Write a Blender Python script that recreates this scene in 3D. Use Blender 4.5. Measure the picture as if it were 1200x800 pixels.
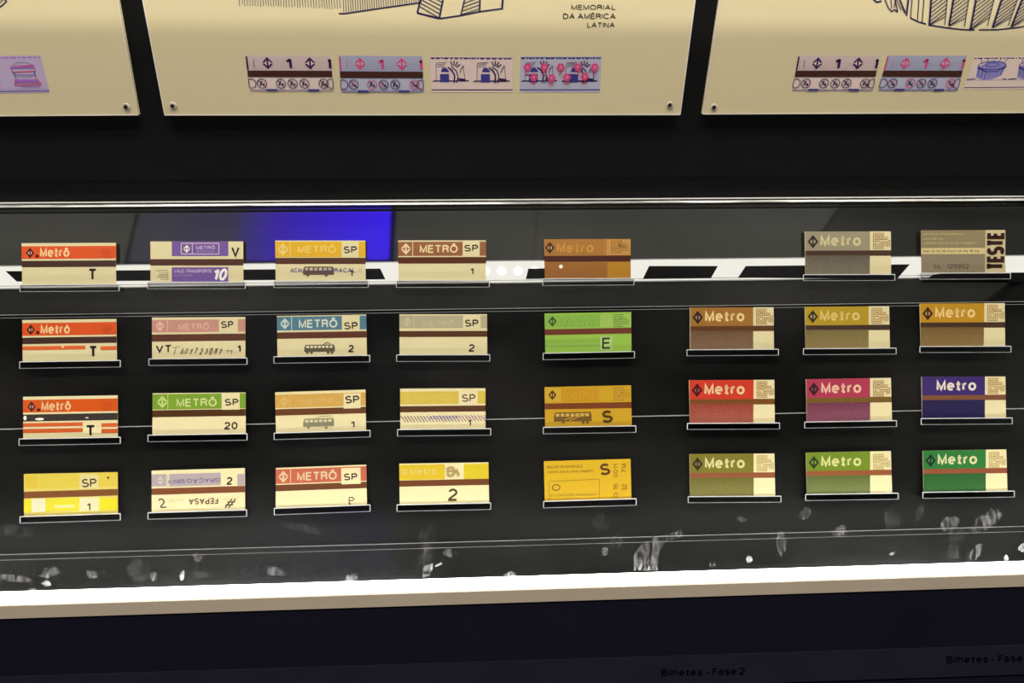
import bpy, math, random
from mathutils import Vector, Matrix
for o in list(bpy.data.objects): bpy.data.objects.remove(o)
random.seed(5)
SC = bpy.context.scene
COL = SC.collection
# ------------------------------------------------------------------ frames
T = math.radians(26.3)            # the ticket panel leans back by this much from vertical
EX = Vector((1, 0, 0)); EU = Vector((0, math.sin(T), math.cos(T))); EN = Vector((0, -math.cos(T), math.sin(T)))
O0 = Vector((0, 0, 1.15))         # panel origin, height above the floor
def PW(x, u, n=0.0): return O0 + EX*x + EU*u + EN*n
PM = Matrix(((EX.x, EU.x, EN.x, 0), (EX.y, EU.y, EN.y, 0), (EX.z, EU.z, EN.z, 0), (0, 0, 0, 1)))
# ------------------------------------------------------------------ camera
F = 867.0
YAW, PITCH, ROLL, Z0 = -0.04618589, 0.00126233, -0.015446, 0.55311671
RC = Matrix.Rotation(YAW, 3, 'Y') @ Matrix.Rotation(PITCH, 3, 'X') @ Matrix.Rotation(ROLL, 3, 'Z')
RW = PM.to_3x3() @ RC
CP = PW(0, 0, Z0)
cd = bpy.data.cameras.new('camera'); cam = bpy.data.objects.new('camera', cd); COL.objects.link(cam)
cd.sensor_width = 36; cd.lens = 36*F/1200; cd.clip_start = .01
cam.matrix_world = Matrix.Translation(CP) @ RW.to_4x4()
SC.camera = cam
# ------------------------------------------------------------------ world, lamps, exposure
w = bpy.data.worlds.new('world'); SC.world = w; w.use_nodes = True
w.node_tree.nodes['Background'].inputs[0].default_value = (.9, .88, 1, 1)
w.node_tree.nodes['Background'].inputs[1].default_value = 0.03
SC.view_settings.view_transform = 'Standard'; SC.view_settings.look = 'None'
SC.view_settings.exposure = 0; SC.view_settings.gamma = 1
SC.view_settings.use_curve_mapping = False
LED_STRENGTH = 14.5
REFL_BAND = .9  # glow of the band that imitates a mirrored reflection
SCREEN = 7.5
ADDED_CEIL_GLOW = 0.42
def area(name, loc, target, sx, sy, power, col=(1, .96, .9)):
    l = bpy.data.lights.new(name, 'AREA'); l.shape = 'RECTANGLE'; l.size = sx; l.size_y = sy; l.energy = power; l.color = col
    o = bpy.data.objects.new(name, l); COL.objects.link(o); o.location = loc
    d = Vector(target) - Vector(loc); o.rotation_euler = d.to_track_quat('-Z', 'X').to_euler() if False else d.to_track_quat('-Z', 'Y').to_euler()
    return o
area('aisle_fill_lamp', (0, -.42, 2.95), (0, -.05, 1.1), 2.4, .30, 60)  # unseen overhead fill, added to lift the upper ticket rows
area('unseen_poster_lamp', (0, -.20, 2.0), (0, .05, 1.3), 2.6, .004, 9.8)  # unseen lamp added for the bright upper part of the posters
area('added_poster_fill', (0, -.24, 2.0), (0, .05, 1.3), 2.6, .004, 5.2)  # added fill with no visible source, brightens the lower posters
# ------------------------------------------------------------------ materials
def lin(c): return tuple(((v/255)/12.92 if v/255 <= .04045 else (((v/255)+.055)/1.055)**2.4) for v in c)
def hx(s): return tuple(int(s[i:i+2], 16) for i in (0, 2, 4))
MATS = {}
def mat(name, col, rough=.5, spec=.3, metal=0, ior=1.45, noise=0, nscale=200, bump=0):
    if name in MATS: return MATS[name]
    m = bpy.data.materials.new(name); m.use_nodes = True; nt = m.node_tree; b = nt.nodes['Principled BSDF']
    b.inputs['Base Color'].default_value = (*col, 1); b.inputs['Roughness'].default_value = rough
    b.inputs['Metallic'].default_value = metal; b.inputs['Specular IOR Level'].default_value = spec; b.inputs['IOR'].default_value = ior
    if noise or bump:
        tc = nt.nodes.new('ShaderNodeTexCoord'); n = nt.nodes.new('ShaderNodeTexNoise'); n.inputs['Scale'].default_value = nscale
        nt.links.new(tc.outputs['Object'], n.inputs['Vector'])
        if noise:
            r = nt.nodes.new('ShaderNodeMapRange'); r.inputs[3].default_value = 1-noise; r.inputs[4].default_value = 1+noise
            mx = nt.nodes.new('ShaderNodeVectorMath'); mx.operation = 'SCALE'; mx.inputs[0].default_value = col
            nt.links.new(n.outputs['Fac'], r.inputs[0]); nt.links.new(r.outputs[0], mx.inputs['Scale']); nt.links.new(mx.outputs[0], b.inputs['Base Color'])
        if bump:
            bp = nt.nodes.new('ShaderNodeBump'); bp.inputs['Strength'].default_value = bump; bp.inputs['Distance'].default_value = .0003
            nt.links.new(n.outputs['Fac'], bp.inputs['Height']); nt.links.new(bp.outputs[0], b.inputs['Normal'])
    MATS[name] = m; return m
def emis(name, col, s):
    if name in MATS: return MATS[name]
    m = bpy.data.materials.new(name); m.use_nodes = True; nt = m.node_tree; nt.nodes.clear()
    e = nt.nodes.new('ShaderNodeEmission'); o = nt.nodes.new('ShaderNodeOutputMaterial'); e.inputs[0].default_value = (*col, 1); e.inputs[1].default_value = s
    nt.links.new(e.outputs[0], o.inputs[0]); MATS[name] = m; return m
def clear(name, tint, gloss, rough=.02, haze=0.0, hcol=(.9, .9, .9), noise=None):
    """thin clear sheet: transparent + a little mirror + optional translucent haze"""
    m = bpy.data.materials.new(name); m.use_nodes = True; nt = m.node_tree; nt.nodes.clear(); N = nt.nodes.new; L = nt.links.new
    o = N('ShaderNodeOutputMaterial'); t = N('ShaderNodeBsdfTransparent'); t.inputs[0].default_value = (*tint, 1)
    g = N('ShaderNodeBsdfGlossy'); g.inputs['Roughness'].default_value = rough
    fr = N('ShaderNodeFresnel'); fr.inputs[0].default_value = 1.45
    k = N('ShaderNodeMath'); k.operation = 'MULTIPLY'; k.inputs[1].default_value = gloss; L(fr.outputs[0], k.inputs[0])
    mx = N('ShaderNodeMixShader'); L(k.outputs[0], mx.inputs[0]); L(t.outputs[0], mx.inputs[1]); L(g.outputs[0], mx.inputs[2]); out = mx
    if haze:
        d = N('ShaderNodeBsdfDiffuse'); d.inputs[0].default_value = (*hcol, 1); tr = N('ShaderNodeBsdfTranslucent'); tr.inputs[0].default_value = (*hcol, 1)
        dt = N('ShaderNodeMixShader'); dt.inputs[0].default_value = .6; L(d.outputs[0], dt.inputs[1]); L(tr.outputs[0], dt.inputs[2])
        hm = N('ShaderNodeMixShader'); L(mx.outputs[0], hm.inputs[1]); L(dt.outputs[0], hm.inputs[2])
        if noise:
            tc = N('ShaderNodeTexCoord'); mp = N('ShaderNodeMapping'); mp.inputs['Scale'].default_value = noise[1]
            n = N('ShaderNodeTexNoise'); n.inputs['Scale'].default_value = noise[0]; n.inputs['Detail'].default_value = 5
            L(tc.outputs['Object'], mp.inputs[0]); L(mp.outputs[0], n.inputs['Vector'])
            r = N('ShaderNodeMapRange'); r.inputs[1].default_value = .38; r.inputs[2].default_value = .68; r.inputs[3].default_value = 0; r.inputs[4].default_value = haze
            L(n.outputs['Fac'], r.inputs[0]); L(r.outputs[0], hm.inputs[0])
        else: hm.inputs[0].default_value = haze
        out = hm
    L(out.outputs[0], o.inputs[0]); MATS[name] = m; return m
PAPER = (.80, .68, .385)
M_wall = mat('matte_black_wall', (.0032, .0032, .0028), .7, .25, noise=.3, nscale=40)
M_top = mat('glossy_black_panel', (.006, .006, .005), .035, .5, ior=2.0)
M_mid = mat('satin_black_panel', (.0045, .0045, .0036), .40, .10, noise=.25, nscale=60)
M_low = mat('glow_lightened_black_panel', (.013, .013, .012), .5, .06, noise=.35, nscale=30)  # base raised to paint in the foot strip's glow
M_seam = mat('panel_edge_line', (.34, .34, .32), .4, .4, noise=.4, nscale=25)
M_fascia = mat('navy_fascia', (.0042, .0036, .0080), .6, .10, noise=.2, nscale=12)
M_strip = mat('navy_label_strip', (.0085, .0078, .0145), .6, .10, noise=.15, nscale=20)
M_lip = mat('beige_lip', (.30, .25, .18), .5, .2, noise=.08, nscale=30)
M_ink = mat('black_ink', (.012, .010, .012), .6, .2)
M_capt = mat('caption_ink', (.0006, .0006, .001), .7, .02)
M_navy = mat('navy_ink', (.018, .012, .075), .6, .2)
M_cream = mat('cream_poster_board', PAPER, .42, .3)
M_steel = mat('screw_steel', (.6, .54, .40), .5, .5)
M_dark = mat('dark_hole', (.01, .008, .006), .6)
M_led = emis('led_diffuser_light', (1, .985, .96), LED_STRENGTH)
M_back = emis('reflection_band_glow', (1, .97, .88), REFL_BAND)  # emissive colour of the imitated reflection, no lamp there
M_dot = emis('reflection_dot_glow', (1, .99, .92), REFL_BAND*1.7)
M_added_ceil = emis('added_ceiling_glow', (1, .96, .83), ADDED_CEIL_GLOW)  # unseen ceiling glow, added to be mirrored in the black panel
M_glass = clear('front_glass', (.985, .99, .985), .02, .01, haze=.011, noise=(6, (1, 2, 2)))
M_acr = clear('clear_acrylic', (.97, .97, .97), 1.0, .08)
M_acf = clear('acrylic_front_face', (.68, .68, .68), .8, .08)
M_edge = clear('polished_acrylic_edge', (.5, .5, .5), .6, .2, haze=.95, hcol=(1, 1, 1))
M_smF = clear('faint_smudge', (1, 1, 1), .0, .1, haze=.07, noise=(300, (1, .35, 1)))
M_smM = clear('smudge', (1, 1, 1), .0, .1, haze=.24, noise=(420, (1, .3, 1)))
M_smB = clear('bright_smudge', (1, 1, 1), .0, .1, haze=.55, noise=(160, (1, 1, 1)))
# ------------------------------------------------------------------ mesh helpers
def mesh(name, V, Fs, mats, mi=None, parent=None, M=None):
    me = bpy.data.meshes.new(name); me.from_pydata([tuple(v) for v in V], [], Fs)
    for m in mats: me.materials.append(m)
    if mi:
        for p, i in zip(me.polygons, mi): p.material_index = i
    o = bpy.data.objects.new(name, me); COL.objects.link(o)
    if M is not None: o.matrix_world = M
    WM[o] = (M if M is not None else Matrix()) if parent is None else (M if M is not None else WM[parent])
    if parent is not None:
        o.parent = parent
        if M is not None: o.matrix_parent_inverse = WM[parent].inverted()
    return o
WM = {}
class MB:
    def __init__(s): s.V = []; s.F = []
    def hexa(s, lo, hi):      # two quads (4 pts each) -> solid
        b = len(s.V); s.V += [*lo, *hi]
        s.F += [(b+3, b+2, b+1, b), (b+4, b+5, b+6, b+7)] + [(b+i, b+(i+1) % 4, b+4+(i+1) % 4, b+4+i) for i in range(4)]
    def box(s, x0, x1, y0, y1, z0, z1):
        s.hexa([Vector(p) for p in ((x0, y0, z0), (x1, y0, z0), (x1, y1, z0), (x0, y1, z0))], [Vector(p) for p in ((x0, y0, z1), (x1, y0, z1), (x1, y1, z1), (x0, y1, z1))])
    def bar(s, a, b, r):      # square bar between two points
        a = Vector(a); b = Vector(b); d = (b-a).normalized(); p = d.orthogonal().normalized()*r; q = d.cross(p).normalized()*r
        s.hexa([a+p, a+q, a-p, a-q], [b+p, b+q, b-p, b-q])
    def cyl(s, c, ax, r, h, n=20, r2=None):
        ax = Vector(ax).normalized(); p = ax.orthogonal().normalized(); q = ax.cross(p); c = Vector(c); b = len(s.V); r2 = r if r2 is None else r2
        for k in range(n): a = 2*math.pi*k/n; s.V.append(c+(p*math.cos(a)+q*math.sin(a))*r)
        for k in range(n): a = 2*math.pi*k/n; s.V.append(c+ax*h+(p*math.cos(a)+q*math.sin(a))*r2)
        s.F += [tuple(range(b+n-1, b-1, -1)), tuple(range(b+n, b+2*n))] + [(b+k, b+(k+1) % n, b+n+(k+1) % n, b+n+k) for k in range(n)]
    def build(s, name, m, parent=None, M=None): return mesh(name, s.V, s.F, [m], None, parent, M)
def tag(o, label=None, cat=None, group=None, kind=None):
    for k, v in (('label', label), ('category', cat), ('group', group), ('kind', kind)):
        if v: o[k] = v
    return o
def empty(name, M, label, cat, group=None):
    o = bpy.data.objects.new(name, None); COL.objects.link(o); o.matrix_world = M; WM[o] = M.copy(); o.empty_display_size = .02
    return tag(o, label, cat, group)
PF = Matrix.Translation(O0) @ PM                     # panel frame
def ray(px, py):
    return (RW @ Vector(((px-600)/F, -(py-400)/F, -1))).normalized()
def on(px, py, p0, nrm):
    d = ray(px, py); return CP + d*((p0-CP).dot(nrm)/d.dot(nrm))
def panel(px, py, n=0.0):
    """photo point -> panel frame (x, u) on the plane n"""
    w_ = on(px, py, PW(0, 0, n), EN) - O0; return (w_.dot(EX), w_.dot(EU))
# wall frame: origin at the fold line where the panel meets the vertical wall
UF = panel(600, 236)[1]
WO = PW(0, UF, 0)
WF = Matrix.Translation(WO) @ Matrix(((1, 0, 0, 0), (0, 0, -1, 0), (0, 1, 0, 0), (0, 0, 0, 1)))   # local x right, y up, z toward viewer
BT = .004                                              # poster board thickness
def wall(px, py, n=BT):
    w_ = on(px, py, WO+Vector((0, -n, 0)), Vector((0, -1, 0))) - WO; return (w_.x, w_.z)
# ------------------------------------------------------------------ print builder
# a plain grotesque drawn as centre lines; cap height 1, x height .74
def _arc(cx, cy, rx, ry, a0, a1, n=9):
    return [(cx+rx*math.cos(math.radians(a0+(a1-a0)*k/n)), cy+ry*math.sin(math.radians(a0+(a1-a0)*k/n))) for k in range(n+1)]
_S = _arc(.33, .745, .30, .255, 35, 270, 10)[:-1]+_arc(.33, .255, .34, .255, 90, -150, 11)
_s = _arc(.24, .555, .21, .185, 35, 270, 8)[:-1]+_arc(.24, .185, .25, .185, 90, -150, 9)
_o = _arc(.29, .37, .29, .37, 0, 360, 16)
GL_ = {
 'A': (.74, [[(0, 0), (.37, 1), (.74, 0)], [(.13, .33), (.61, .33)]]), 'B': (.6, [[(0, .53), (.34, .53)]+_arc(.34, .265, .28, .265, 90, -90, 7)+[(0, 0), (0, 1), (.32, 1)]+_arc(.32, .765, .24, .235, 90, -90, 7)]),
 'C': (.72, [_arc(.40, .5, .40, .5, 42, 318, 14)]), 'D': (.66, [[(0, 0), (0, 1), (.25, 1)]+_arc(.25, .5, .42, .5, 90, -90, 12)+[(0, 0)]]),
 'E': (.54, [[(.54, 1), (0, 1), (0, 0), (.56, 0)], [(0, .53), (.5, .53)]]), 'F': (.5, [[(.5, 1), (0, 1), (0, 0)], [(0, .52), (.44, .52)]]),
 'G': (.76, [_arc(.40, .5, .40, .5, 42, 360, 16)+[(.45, .48)], [(.78, .5), (.78, 0)]]), 'H': (.62, [[(0, 0), (0, 1)], [(.62, 0), (.62, 1)], [(0, .53), (.62, .53)]]),
 'I': (0, [[(0, 0), (0, 1)]]), 'J': (.42, [[(.42, 1), (.42, .22)]+_arc(.21, .22, .21, .22, 0, -180, 7)]), 'K': (.62, [[(0, 0), (0, 1)], [(.58, 1), (0, .38)], [(.2, .58), (.62, 0)]]), 'L': (.46, [[(0, 1), (0, 0), (.48, 0)]]),
 'M': (.72, [[(0, 0), (0, 1), (.36, 0.05), (.72, 1), (.72, 0)]]), 'N': (.6, [[(0, 0), (0, 1), (.6, 0), (.6, 1)]]), 'O': (.8, [_arc(.4, .5, .4, .5, 0, 360, 18)]),
 'P': (.58, [[(0, 0), (0, 1), (.32, 1)]+_arc(.32, .74, .27, .26, 90, -90, 8)+[(0, .48)]]), 'Q': (.8, [_arc(.4, .5, .4, .5, 0, 360, 18), [(.45, .25), (.78, -.02)]]),
 'R': (.62, [[(0, 0), (0, 1), (.34, 1)]+_arc(.34, .76, .26, .24, 90, -90, 8)+[(0, .52)], [(.36, .52), (.56, .38), (.6, 0)]]), 'S': (.66, [_S]), 'T': (.64, [[(0, 1), (.64, 1)], [(.32, 1), (.32, 0)]]),
 'U': (.62, [[(0, 1), (0, .3)]+_arc(.31, .3, .31, .3, 180, 360, 9)+[(.62, 1)]]), 'V': (.68, [[(0, 1), (.34, 0), (.68, 1)]]), 'X': (.64, [[(0, 0), (.62, 1)], [(0, 1), (.64, 0)]]), 'Y': (.66, [[(0, 1), (.33, .45), (.66, 1)], [(.33, .45), (.33, 0)]]), 'Z': (.6, [[(0, 1), (.58, 1), (0, 0), (.6, 0)]]),
 'a': (.48, [[(.03, .52)]+_arc(.24, .52, .20, .22, 150, 0, 7)+[(.44, .1), (.5, 0)], _arc(.22, .2, .22, .2, 60, 330, 9)]), 'b': (.52, [[(0, 0), (0, 1)], _arc(.26, .37, .26, .37, 0, 360, 14)]), 'c': (.48, [_arc(.27, .37, .27, .37, 45, 315, 11)]), 'd': (.52, [[(.52, 0), (.52, 1)], _arc(.26, .37, .26, .37, 0, 360, 14)]),
 'e': (.55, [[(.0, .38), (.54, .38)]+_arc(.27, .37, .27, .37, 3, 312, 13)]), 'f': (.3, [_arc(.3, .8, .16, .2, 90, 180, 5)+[(.14, 0)], [(0, .7), (.3, .7)]]), 'g': (.52, [[(.52, .72), (.52, -.05)]+_arc(.27, -.05, .25, .2, 0, -150, 7), _arc(.26, .38, .26, .35, 0, 360, 14)]),
 'h': (.46, [[(0, 0), (0, 1)], [(0, .45)]+_arc(.23, .48, .23, .26, 170, 0, 7)+[(.46, 0)]]), 'i': (0, [[(0, 0), (0, .74)], [(0, .9), (0, 1.02)]]), 'j': (.1, [[(.1, .74), (.1, -.1), (0, -.2)], [(.1, .9), (.1, 1.02)]]), 'k': (.46, [[(0, 0), (0, 1)], [(.42, .72), (0, .3)], [(.15, .44), (.46, 0)]]), 'l': (0, [[(0, 0), (0, 1)]]),
 'm': (.8, [[(0, 0), (0, .74)], [(0, .45)]+_arc(.2, .5, .2, .24, 170, 0, 7)+[(.4, 0)], [(.4, .45)]+_arc(.6, .5, .2, .24, 170, 0, 7)+[(.8, 0)]]), 'n': (.46, [[(0, 0), (0, .74)], [(0, .45)]+_arc(.23, .48, .23, .26, 170, 0, 7)+[(.46, 0)]]),
 'o': (.58, [_o]), 'p': (.52, [[(0, -.26), (0, .74)], _arc(.26, .37, .26, .37, 0, 360, 14)]), 'q': (.52, [[(.52, -.26), (.52, .74)], _arc(.26, .37, .26, .37, 0, 360, 14)]), 'r': (.28, [[(0, 0), (0, .74)], [(0, .42)]+_arc(.26, .44, .25, .29, 170, 85, 5)]),
 's': (.48, [_s]), 't': (.34, [[(.15, 1.0), (.15, .12)]+_arc(.27, .12, .12, .12, 180, 270, 3)+[(.34, 0)], [(-.02, .66), (.36, .66)]]), 'u': (.46, [[(0, .74), (0, .25)]+_arc(.23, .25, .23, .25, 180, 350, 7), [(.46, .74), (.46, 0)]]), 'v': (.5, [[(0, .74), (.25, 0), (.5, .74)]]), 'x': (.5, [[(0, 0), (.48, .74)], [(0, .74), (.5, 0)]]), 'y': (.5, [[(0, .74), (.25, .02)], [(.5, .74), (.18, -.24), (.02, -.24)]]), 'z': (.44, [[(0, .74), (.43, .74), (0, 0), (.44, 0)]]),
 '0': (.54, [_arc(.27, .5, .27, .5, 0, 360, 16)]), '1': (.30, [[(.30, 0), (.30, 1)], [(.30, .96), (.16, .82), (0, .76)]]), '2': (.54, [_arc(.27, .72, .26, .28, 165, -35, 10)+[(.02, .12), (.0, 0), (.55, 0)]]), '3': (.54, [_arc(.26, .75, .24, .25, 150, -80, 8)+_arc(.26, .27, .28, .27, 80, -155, 10)]),
 '4': (.56, [[(.42, 0), (.42, 1), (0, .26), (.56, .26)]]), '5': (.54, [[(.48, 1), (.1, 1), (.04, .5)]+_arc(.25, .32, .28, .32, 120, -150, 10)]), '6': (.54, [_arc(.27, .62, .26, .38, 50, 180, 6)+[(.01, .4)], _arc(.27, .32, .26, .32, 0, 360, 14)]), '7': (.54, [[(0, 1), (.54, 1), (.3, .5), (.18, 0)]]),
 '8': (.52, [_arc(.26, .765, .22, .235, 0, 360, 12), _arc(.26, .265, .26, .265, 0, 360, 12)]), '9': (.54, [_arc(.27, .68, .26, .32, 0, 360, 14), _arc(.27, .38, .26, .38, -130, 0, 6)+[(.53, .6)]]),
 '-': (.3, [[(0, .37), (.3, .37)]]), '.': (0, [[(0, -.03), (0, .05)]]), '#': (.7, [[(.1, 0), (.3, 1)], [(.4, 0), (.6, 1)], [(0, .34), (.66, .34)], [(.04, .66), (.7, .66)]]), ' ': (.1, []),
 '\x01': (.62, [[(.62, 1), (0, 1), (0, .5), (.62, .5), (.62, 0), (0, 0)]]), '\x02': (.62, [[(0, 0), (0, 1), (.62, 1), (.62, .5), (0, .5)]])}
_ACC = {'Á': ('A', 1, 'a'), 'Ô': ('O', 1, 'c'), 'ô': ('o', 0, 'c'), 'Ã': ('A', 1, 't'), 'ã': ('a', 0, 't'), 'É': ('E', 1, 'a'), 'é': ('e', 0, 'a'), 'ó': ('o', 0, 'a'), 'á': ('a', 0, 'a'), 'ú': ('u', 0, 'a'), 'Ç': ('C', 1, 'd'), 'ç': ('c', 0, 'd')}
for ch, (bs, up_, k_) in _ACC.items():
    w_, st = GL_[bs]; y = 1.14 if up_ else .88; c_ = w_/2
    ex = {'c': [(c_-.17, y), (c_, y+.15), (c_+.17, y)], 't': [(c_-.18, y+.02), (c_-.08, y+.09), (c_+.08, y+.02), (c_+.18, y+.09)], 'a': [(c_-.05, y), (c_+.1, y+.15)], 'd': [(c_+.02, 0), (c_+.04, -.14), (c_-.06, -.2)]}[k_]
    GL_[ch] = (w_, st+[ex])
def layout(s, wt, shear=0):
    out = []; x = 0
    for ch in s:
        w_, st = GL_[ch]
        for P in st: out.append([(x+a+b_*shear, b_) for a, b_ in P])
        x += w_+(.08+wt if ch != ' ' else .16)
    return out
def stroke(P, hw):
    """polyline -> list of quads with mitred joints"""
    n = len(P); L_ = []; R_ = []
    closed = math.hypot(P[0][0]-P[-1][0], P[0][1]-P[-1][1]) < 1e-4
    def nrm(a, b_):
        d = math.hypot(b_[0]-a[0], b_[1]-a[1]) or 1e-9; return (-(b_[1]-a[1])/d, (b_[0]-a[0])/d)
    for i in range(n):
        if i == 0: n1 = nrm(P[-2], P[-1]) if closed else nrm(P[0], P[1])
        else: n1 = nrm(P[i-1], P[i])
        if i == n-1: n2 = nrm(P[0], P[1]) if closed else n1
        else: n2 = nrm(P[i], P[i+1])
        mx, my = n1[0]+n2[0], n1[1]+n2[1]; ml = math.hypot(mx, my) or 1; mx /= ml; my /= ml
        k = 1/max(.45, mx*n1[0]+my*n1[1]); L_.append((P[i][0]+mx*hw*k, P[i][1]+my*hw*k)); R_.append((P[i][0]-mx*hw*k, P[i][1]-my*hw*k))
    return [[L_[i], L_[i+1], R_[i+1], R_[i]] for i in range(n-1)]
def clip(poly, x0, y0, x1, y1):
    for ax, lim, sg in ((0, x0, 1), (0, x1, -1), (1, y0, 1), (1, y1, -1)):
        out = []
        for i, p in enumerate(poly):
            q = poly[(i+1) % len(poly)]; a = (p[ax]-lim)*sg; b = (q[ax]-lim)*sg
            if a >= 0: out.append(p)
            if (a >= 0) != (b >= 0): t = a/(a-b); out.append((p[0]+(q[0]-p[0])*t, p[1]+(q[1]-p[1])*t))
        poly = out
        if len(poly) < 3: return []
    return poly
class Print:
    """flat printing in source coordinates (x right, y down), mapped by fn onto a local plane (x, y, z up from it)"""
    def __init__(s, fn, z0, slope=0.0, dz=1e-5): s.fn = fn; s.z = z0; s.dz = dz; s.sl = slope; s.V = []; s.F = []; s.I = []; s.M = []; s.x0 = 0
    def _m(s, m):
        if m not in s.M: s.M.append(m)
        return s.M.index(m)
    def up(s): s.z += s.dz
    def raw(s, pts, Fs, m, xr=None):
        b = len(s.V); i = s._m(m)
        if xr is None: xr = min(p[0] for p in pts)
        for p in pts:
            q = s.fn(p[0], p[1]+s.sl*(p[0]-xr)); s.V.append((q[0], q[1], s.z))
        for f in Fs: s.F.append(tuple(b+k for k in f)); s.I.append(i)
    def poly(s, pts, m, xr=None): s.raw(pts, [tuple(range(len(pts)))], m, xr)
    def rect(s, x0, y0, x1, y1, m, xr=None): s.up(); s.poly([(x0, y0), (x0, y1), (x1, y1), (x1, y0)], m, xr)
    def line(s, x0, y0, x1, y1, wd, m, w2=None, xr=None):
        dx, dy = x1-x0, y1-y0; l = math.hypot(dx, dy) or 1; nx, ny = -dy/l*wd/2, dx/l*wd/2; k = 1 if w2 is None else w2/wd
        s.poly([(x0+nx, y0+ny), (x1+nx*k, y1+ny*k), (x1-nx*k, y1-ny*k), (x0-nx, y0-ny)], m, x0 if xr is None else xr)
    def path(s, P, wd, m, closed=False):
        s.up(); n = len(P)
        for i in range(n if closed else n-1): s.line(*P[i], *P[(i+1) % n], wd, m, xr=P[0][0])
    def box(s, x0, y0, x1, y1, wd, m): s.path([(x0, y0), (x1, y0), (x1, y1), (x0, y1)], wd, m, True)
    def disc(s, cx, cy, rx, ry, m, n=14): s.up(); s.poly([(cx+rx*math.cos(6.2832*k/n), cy+ry*math.sin(6.2832*k/n)) for k in range(n)], m, cx)
    def ring(s, cx, cy, rx, ry, wd, m, n=14): s.path([(cx+rx*math.cos(6.2832*k/n), cy+ry*math.sin(6.2832*k/n)) for k in range(n)], wd, m, True)
    def text(s, t, x0, y0, x1, y1, m, bold=0.0, rot=0, shear=0, fit=None):
        ws = max(.05, .16+bold*2.0); wt = fit or ws; Ls = layout(t, wt, shear)
        f = {0: lambda x, y: (x, y), 90: lambda x, y: (-y, x), -90: lambda x, y: (y, -x), 180: lambda x, y: (-x, -y)}[rot]
        Ls = [[f(*p) for p in P] for P in Ls]; A = [p for P in Ls for p in P]
        ax = min(v[0] for v in A); bx = max(v[0] for v in A); ay = min(v[1] for v in A); by = max(v[1] for v in A)
        span = (by-ay if rot in (0, 180) else bx-ax)+wt; hw = wt/span*((y1-y0) if rot in (0, 180) else (x1-x0))/2
        kx = (x1-x0-2*hw)/(bx-ax) if bx-ax > .01 else 0; ky = (y1-y0-2*hw)/(by-ay) if by-ay > .01 else 0
        ox = x0+hw if kx else (x0+x1)/2; oy = y1-hw if ky else (y0+y1)/2
        s.up(); hw *= ws/wt
        for P in Ls:
            for q in stroke([(ox+(p[0]-ax)*kx, oy-(p[1]-ay)*ky) for p in P], hw): s.poly(q, m, x0)
    def logo(s, cx, cy, h, m, bg, k=.92):
        """diamond of an up and a down chevron on a common shaft"""
        w_ = h*k/2; h_ = h/2; s.up(); s.poly([(cx, cy-h_), (cx-w_, cy), (cx, cy+h_), (cx+w_, cy)], m, cx)
        s.up()
        for g in (-1, 1):
            tt = (.42, .58) if k > .85 else (.36, .54)
            s.poly([(cx+g*w_*.16, cy-h_*tt[0]), (cx+g*w_*.16, cy+h_*tt[0]), (cx+g*w_*tt[1], cy)], bg, cx)
            if k > .85: s.poly([(cx+g*w_*.5, cy-h_*.06), (cx+g*w_*.5, cy+h_*.06), (cx+g*w_*1.0, cy+h_*.06), (cx+g*w_*1.0, cy-h_*.06)], bg, cx)
    def hatch(s, x0, y0, x1, y1, pitch, slope, w0, w1, m):
        """diagonal lines, thin at the top, thicker at the bottom"""
        s.up(); H = y1-y0; x = x0-H/slope
        while x < x1+H:
            p = clip([(x, y0), (x+w0, y0), (x+H/slope+w1, y1), (x+H/slope, y1)], x0, y0, x1, y1)
            if p: s.poly(p, m, x0)
            x += pitch
    def build(s, name, parent, M=None):
        # keep every face turned toward the viewer
        V = s.V; Fs = []
        for f in s.F:
            a = sum(V[f[i]][0]*V[f[(i+1) % len(f)]][1]-V[f[(i+1) % len(f)]][0]*V[f[i]][1] for i in range(len(f)))
            Fs.append(f if a > 0 else f[::-1])
        return mesh(name, V, Fs, s.M, s.I, parent, M)
# ------------------------------------------------------------------ the setting
X0, X1 = -.80, .86
def struct(name, mb, m): return tag(mb.build(name, m), kind='structure')
b = MB(); b.box(-3.2, 3.2, -3.6, .6, -.05, 0); struct('floor', b, mat('dark_floor_stone', (.06, .06, .06), .5, noise=.3, nscale=8))
b = MB(); b.box(-3.2, 3.2, -3.6, .6, 3.05, 3.12); struct('ceiling', b, mat('dark_ceiling', (.03, .03, .03), .8))
b = MB(); b.box(-3.2, 3.2, -3.68, -3.6, 0, 3.05); struct('wall_front', b, mat('dark_far_wall', (.03, .03, .035), .8))
wy = WO.y
b = MB(); b.box(-3.2, 3.2, wy, wy+.10, WO.z+.0005, 3.05); b.box(-3.2, 3.2, wy+.016, wy+.10, 0, WO.z+.0005)
struct('wall_back', b, M_wall)
ADDED_BAFFLE_Y = -.086
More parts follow.
